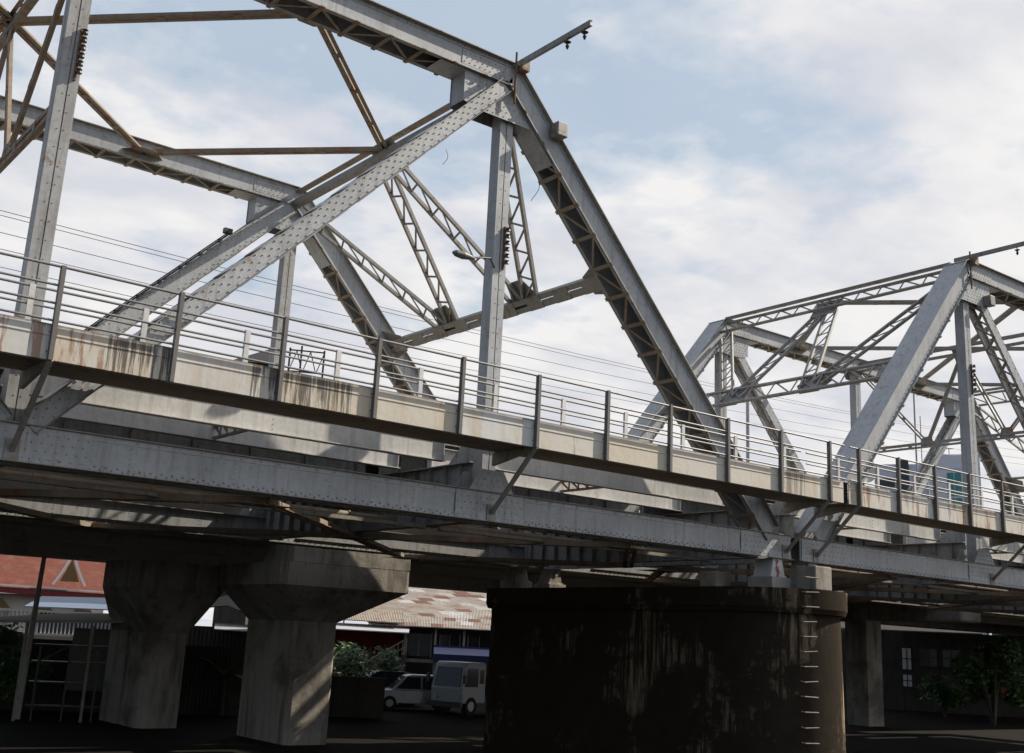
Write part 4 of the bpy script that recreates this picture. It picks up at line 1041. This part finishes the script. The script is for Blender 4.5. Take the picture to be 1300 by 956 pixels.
# ------------------------------------------------------------------ sky and light
SUN = V((2.8, -1.0, 2.5)).normalized()
w = bpy.data.worlds.new('World'); sc.world = w; w.use_nodes = True; nt = w.node_tree; nt.nodes.clear()
out = nt.nodes.new('ShaderNodeOutputWorld'); bg = nt.nodes.new('ShaderNodeBackground'); nt.links.new(bg.outputs[0], out.inputs[0])
sky = nt.nodes.new('ShaderNodeTexSky'); sky.sky_type = 'NISHITA'; sky.sun_disc = False
sky.sun_elevation = math.asin(SUN.z); sky.sun_rotation = math.atan2(SUN.x, SUN.y); sky.air_density = 1.0; sky.dust_density = 2.0
n = N(nt); tc = nt.nodes.new('ShaderNodeTexCoord').outputs['Generated']
X = n.xyz(tc)
den = n.math('ADD', n.math('MAXIMUM', X[2], 0), .12)
cb = n.node('ShaderNodeCombineXYZ'); n.link(n.math('DIVIDE', X[0], den), cb.inputs[0]); n.link(n.math('DIVIDE', X[1], den), cb.inputs[1])
vec = cb.outputs[0]
n1 = n.noise(1.9, 8, .52, n.mapping((1.1,1.1,1), vec, (2.3,.6,0))); n2 = n.noise(8, 7, .55, n.mapping((1.1,1,1), vec))
cl = n.math('ADD', n.math('MULTIPLY', n1, .72), n.math('MULTIPLY', n2, .28))
# bias: clearer towards the top middle of the view, whiter near the horizon
d0 = ray(560, 100).normalized(); dp = n.node('ShaderNodeVectorMath', operation='DOT_PRODUCT'); n.link(tc, dp.inputs[0]); dp.inputs[1].default_value = tuple(d0)
clear = n.math('MULTIPLY', n.math('MAXIMUM', n.math('MULTIPLY_ADD', dp.outputs['Value'], 9, -8), 0), .17)
low = n.math('MULTIPLY', n.math('MAXIMUM', n.math('SUBTRACT', .5, X[2]), 0), .7)
d1 = ray(1080, 120).normalized(); dq = n.node('ShaderNodeVectorMath', operation='DOT_PRODUCT'); n.link(tc, dq.inputs[0]); dq.inputs[1].default_value = tuple(d1)
white = n.math('MULTIPLY', n.math('MAXIMUM', n.math('MULTIPLY_ADD', dq.outputs['Value'], 9, -8), 0), .015)
cl = n.math('ADD', n.math('ADD', n.math('SUBTRACT', cl, clear), low), white)
east = n.math('MINIMUM', n.math('MAXIMUM', n.math('MULTIPLY_ADD', X[0], 2.2, .75), 0), 1)
mask = n.ramp(cl, [(.35, .12), (.43, .55), (.50, .98)])
shade = n.ramp(n.noise(2.2, 6, .55, n.mapping((1,1.4,1), vec, (5,3,0))), [(.38, (5.2,5.3,5.75)), (.6, (6.8,6.7,6.65))])
col = n.mix(mask, n.mix(.85, sky.outputs[0], (3.5,4.35,5.3)), shade)
mask2 = n.math('MULTIPLY', mask, n.math('MULTIPLY_ADD', east, .8, .2)); col = n.mix(mask2, n.mix(n.math('MULTIPLY', east, .85), sky.outputs[0], (3.5,4.35,5.3)), shade)
nt.links.new(col, bg.inputs[0]); bg.inputs[1].default_value = .1
sd = bpy.data.lights.new('sun', 'SUN'); so = bpy.data.objects.new('sun', sd); C.objects.link(so); sd.energy = 5.0; sd.angle = R(.55); sd.color = (1, .9, .76)
so.rotation_euler = SUN.to_track_quat('Z', 'Y').to_euler(); so.location = (30, -30, 40)
sc.view_settings.view_transform = 'Standard'; sc.view_settings.look = 'None'; sc.view_settings.exposure = .42; sc.view_settings.gamma = 1
sc.cycles.max_bounces = 5; sc.cycles.diffuse_bounces = 3; sc.cycles.use_adaptive_sampling = True
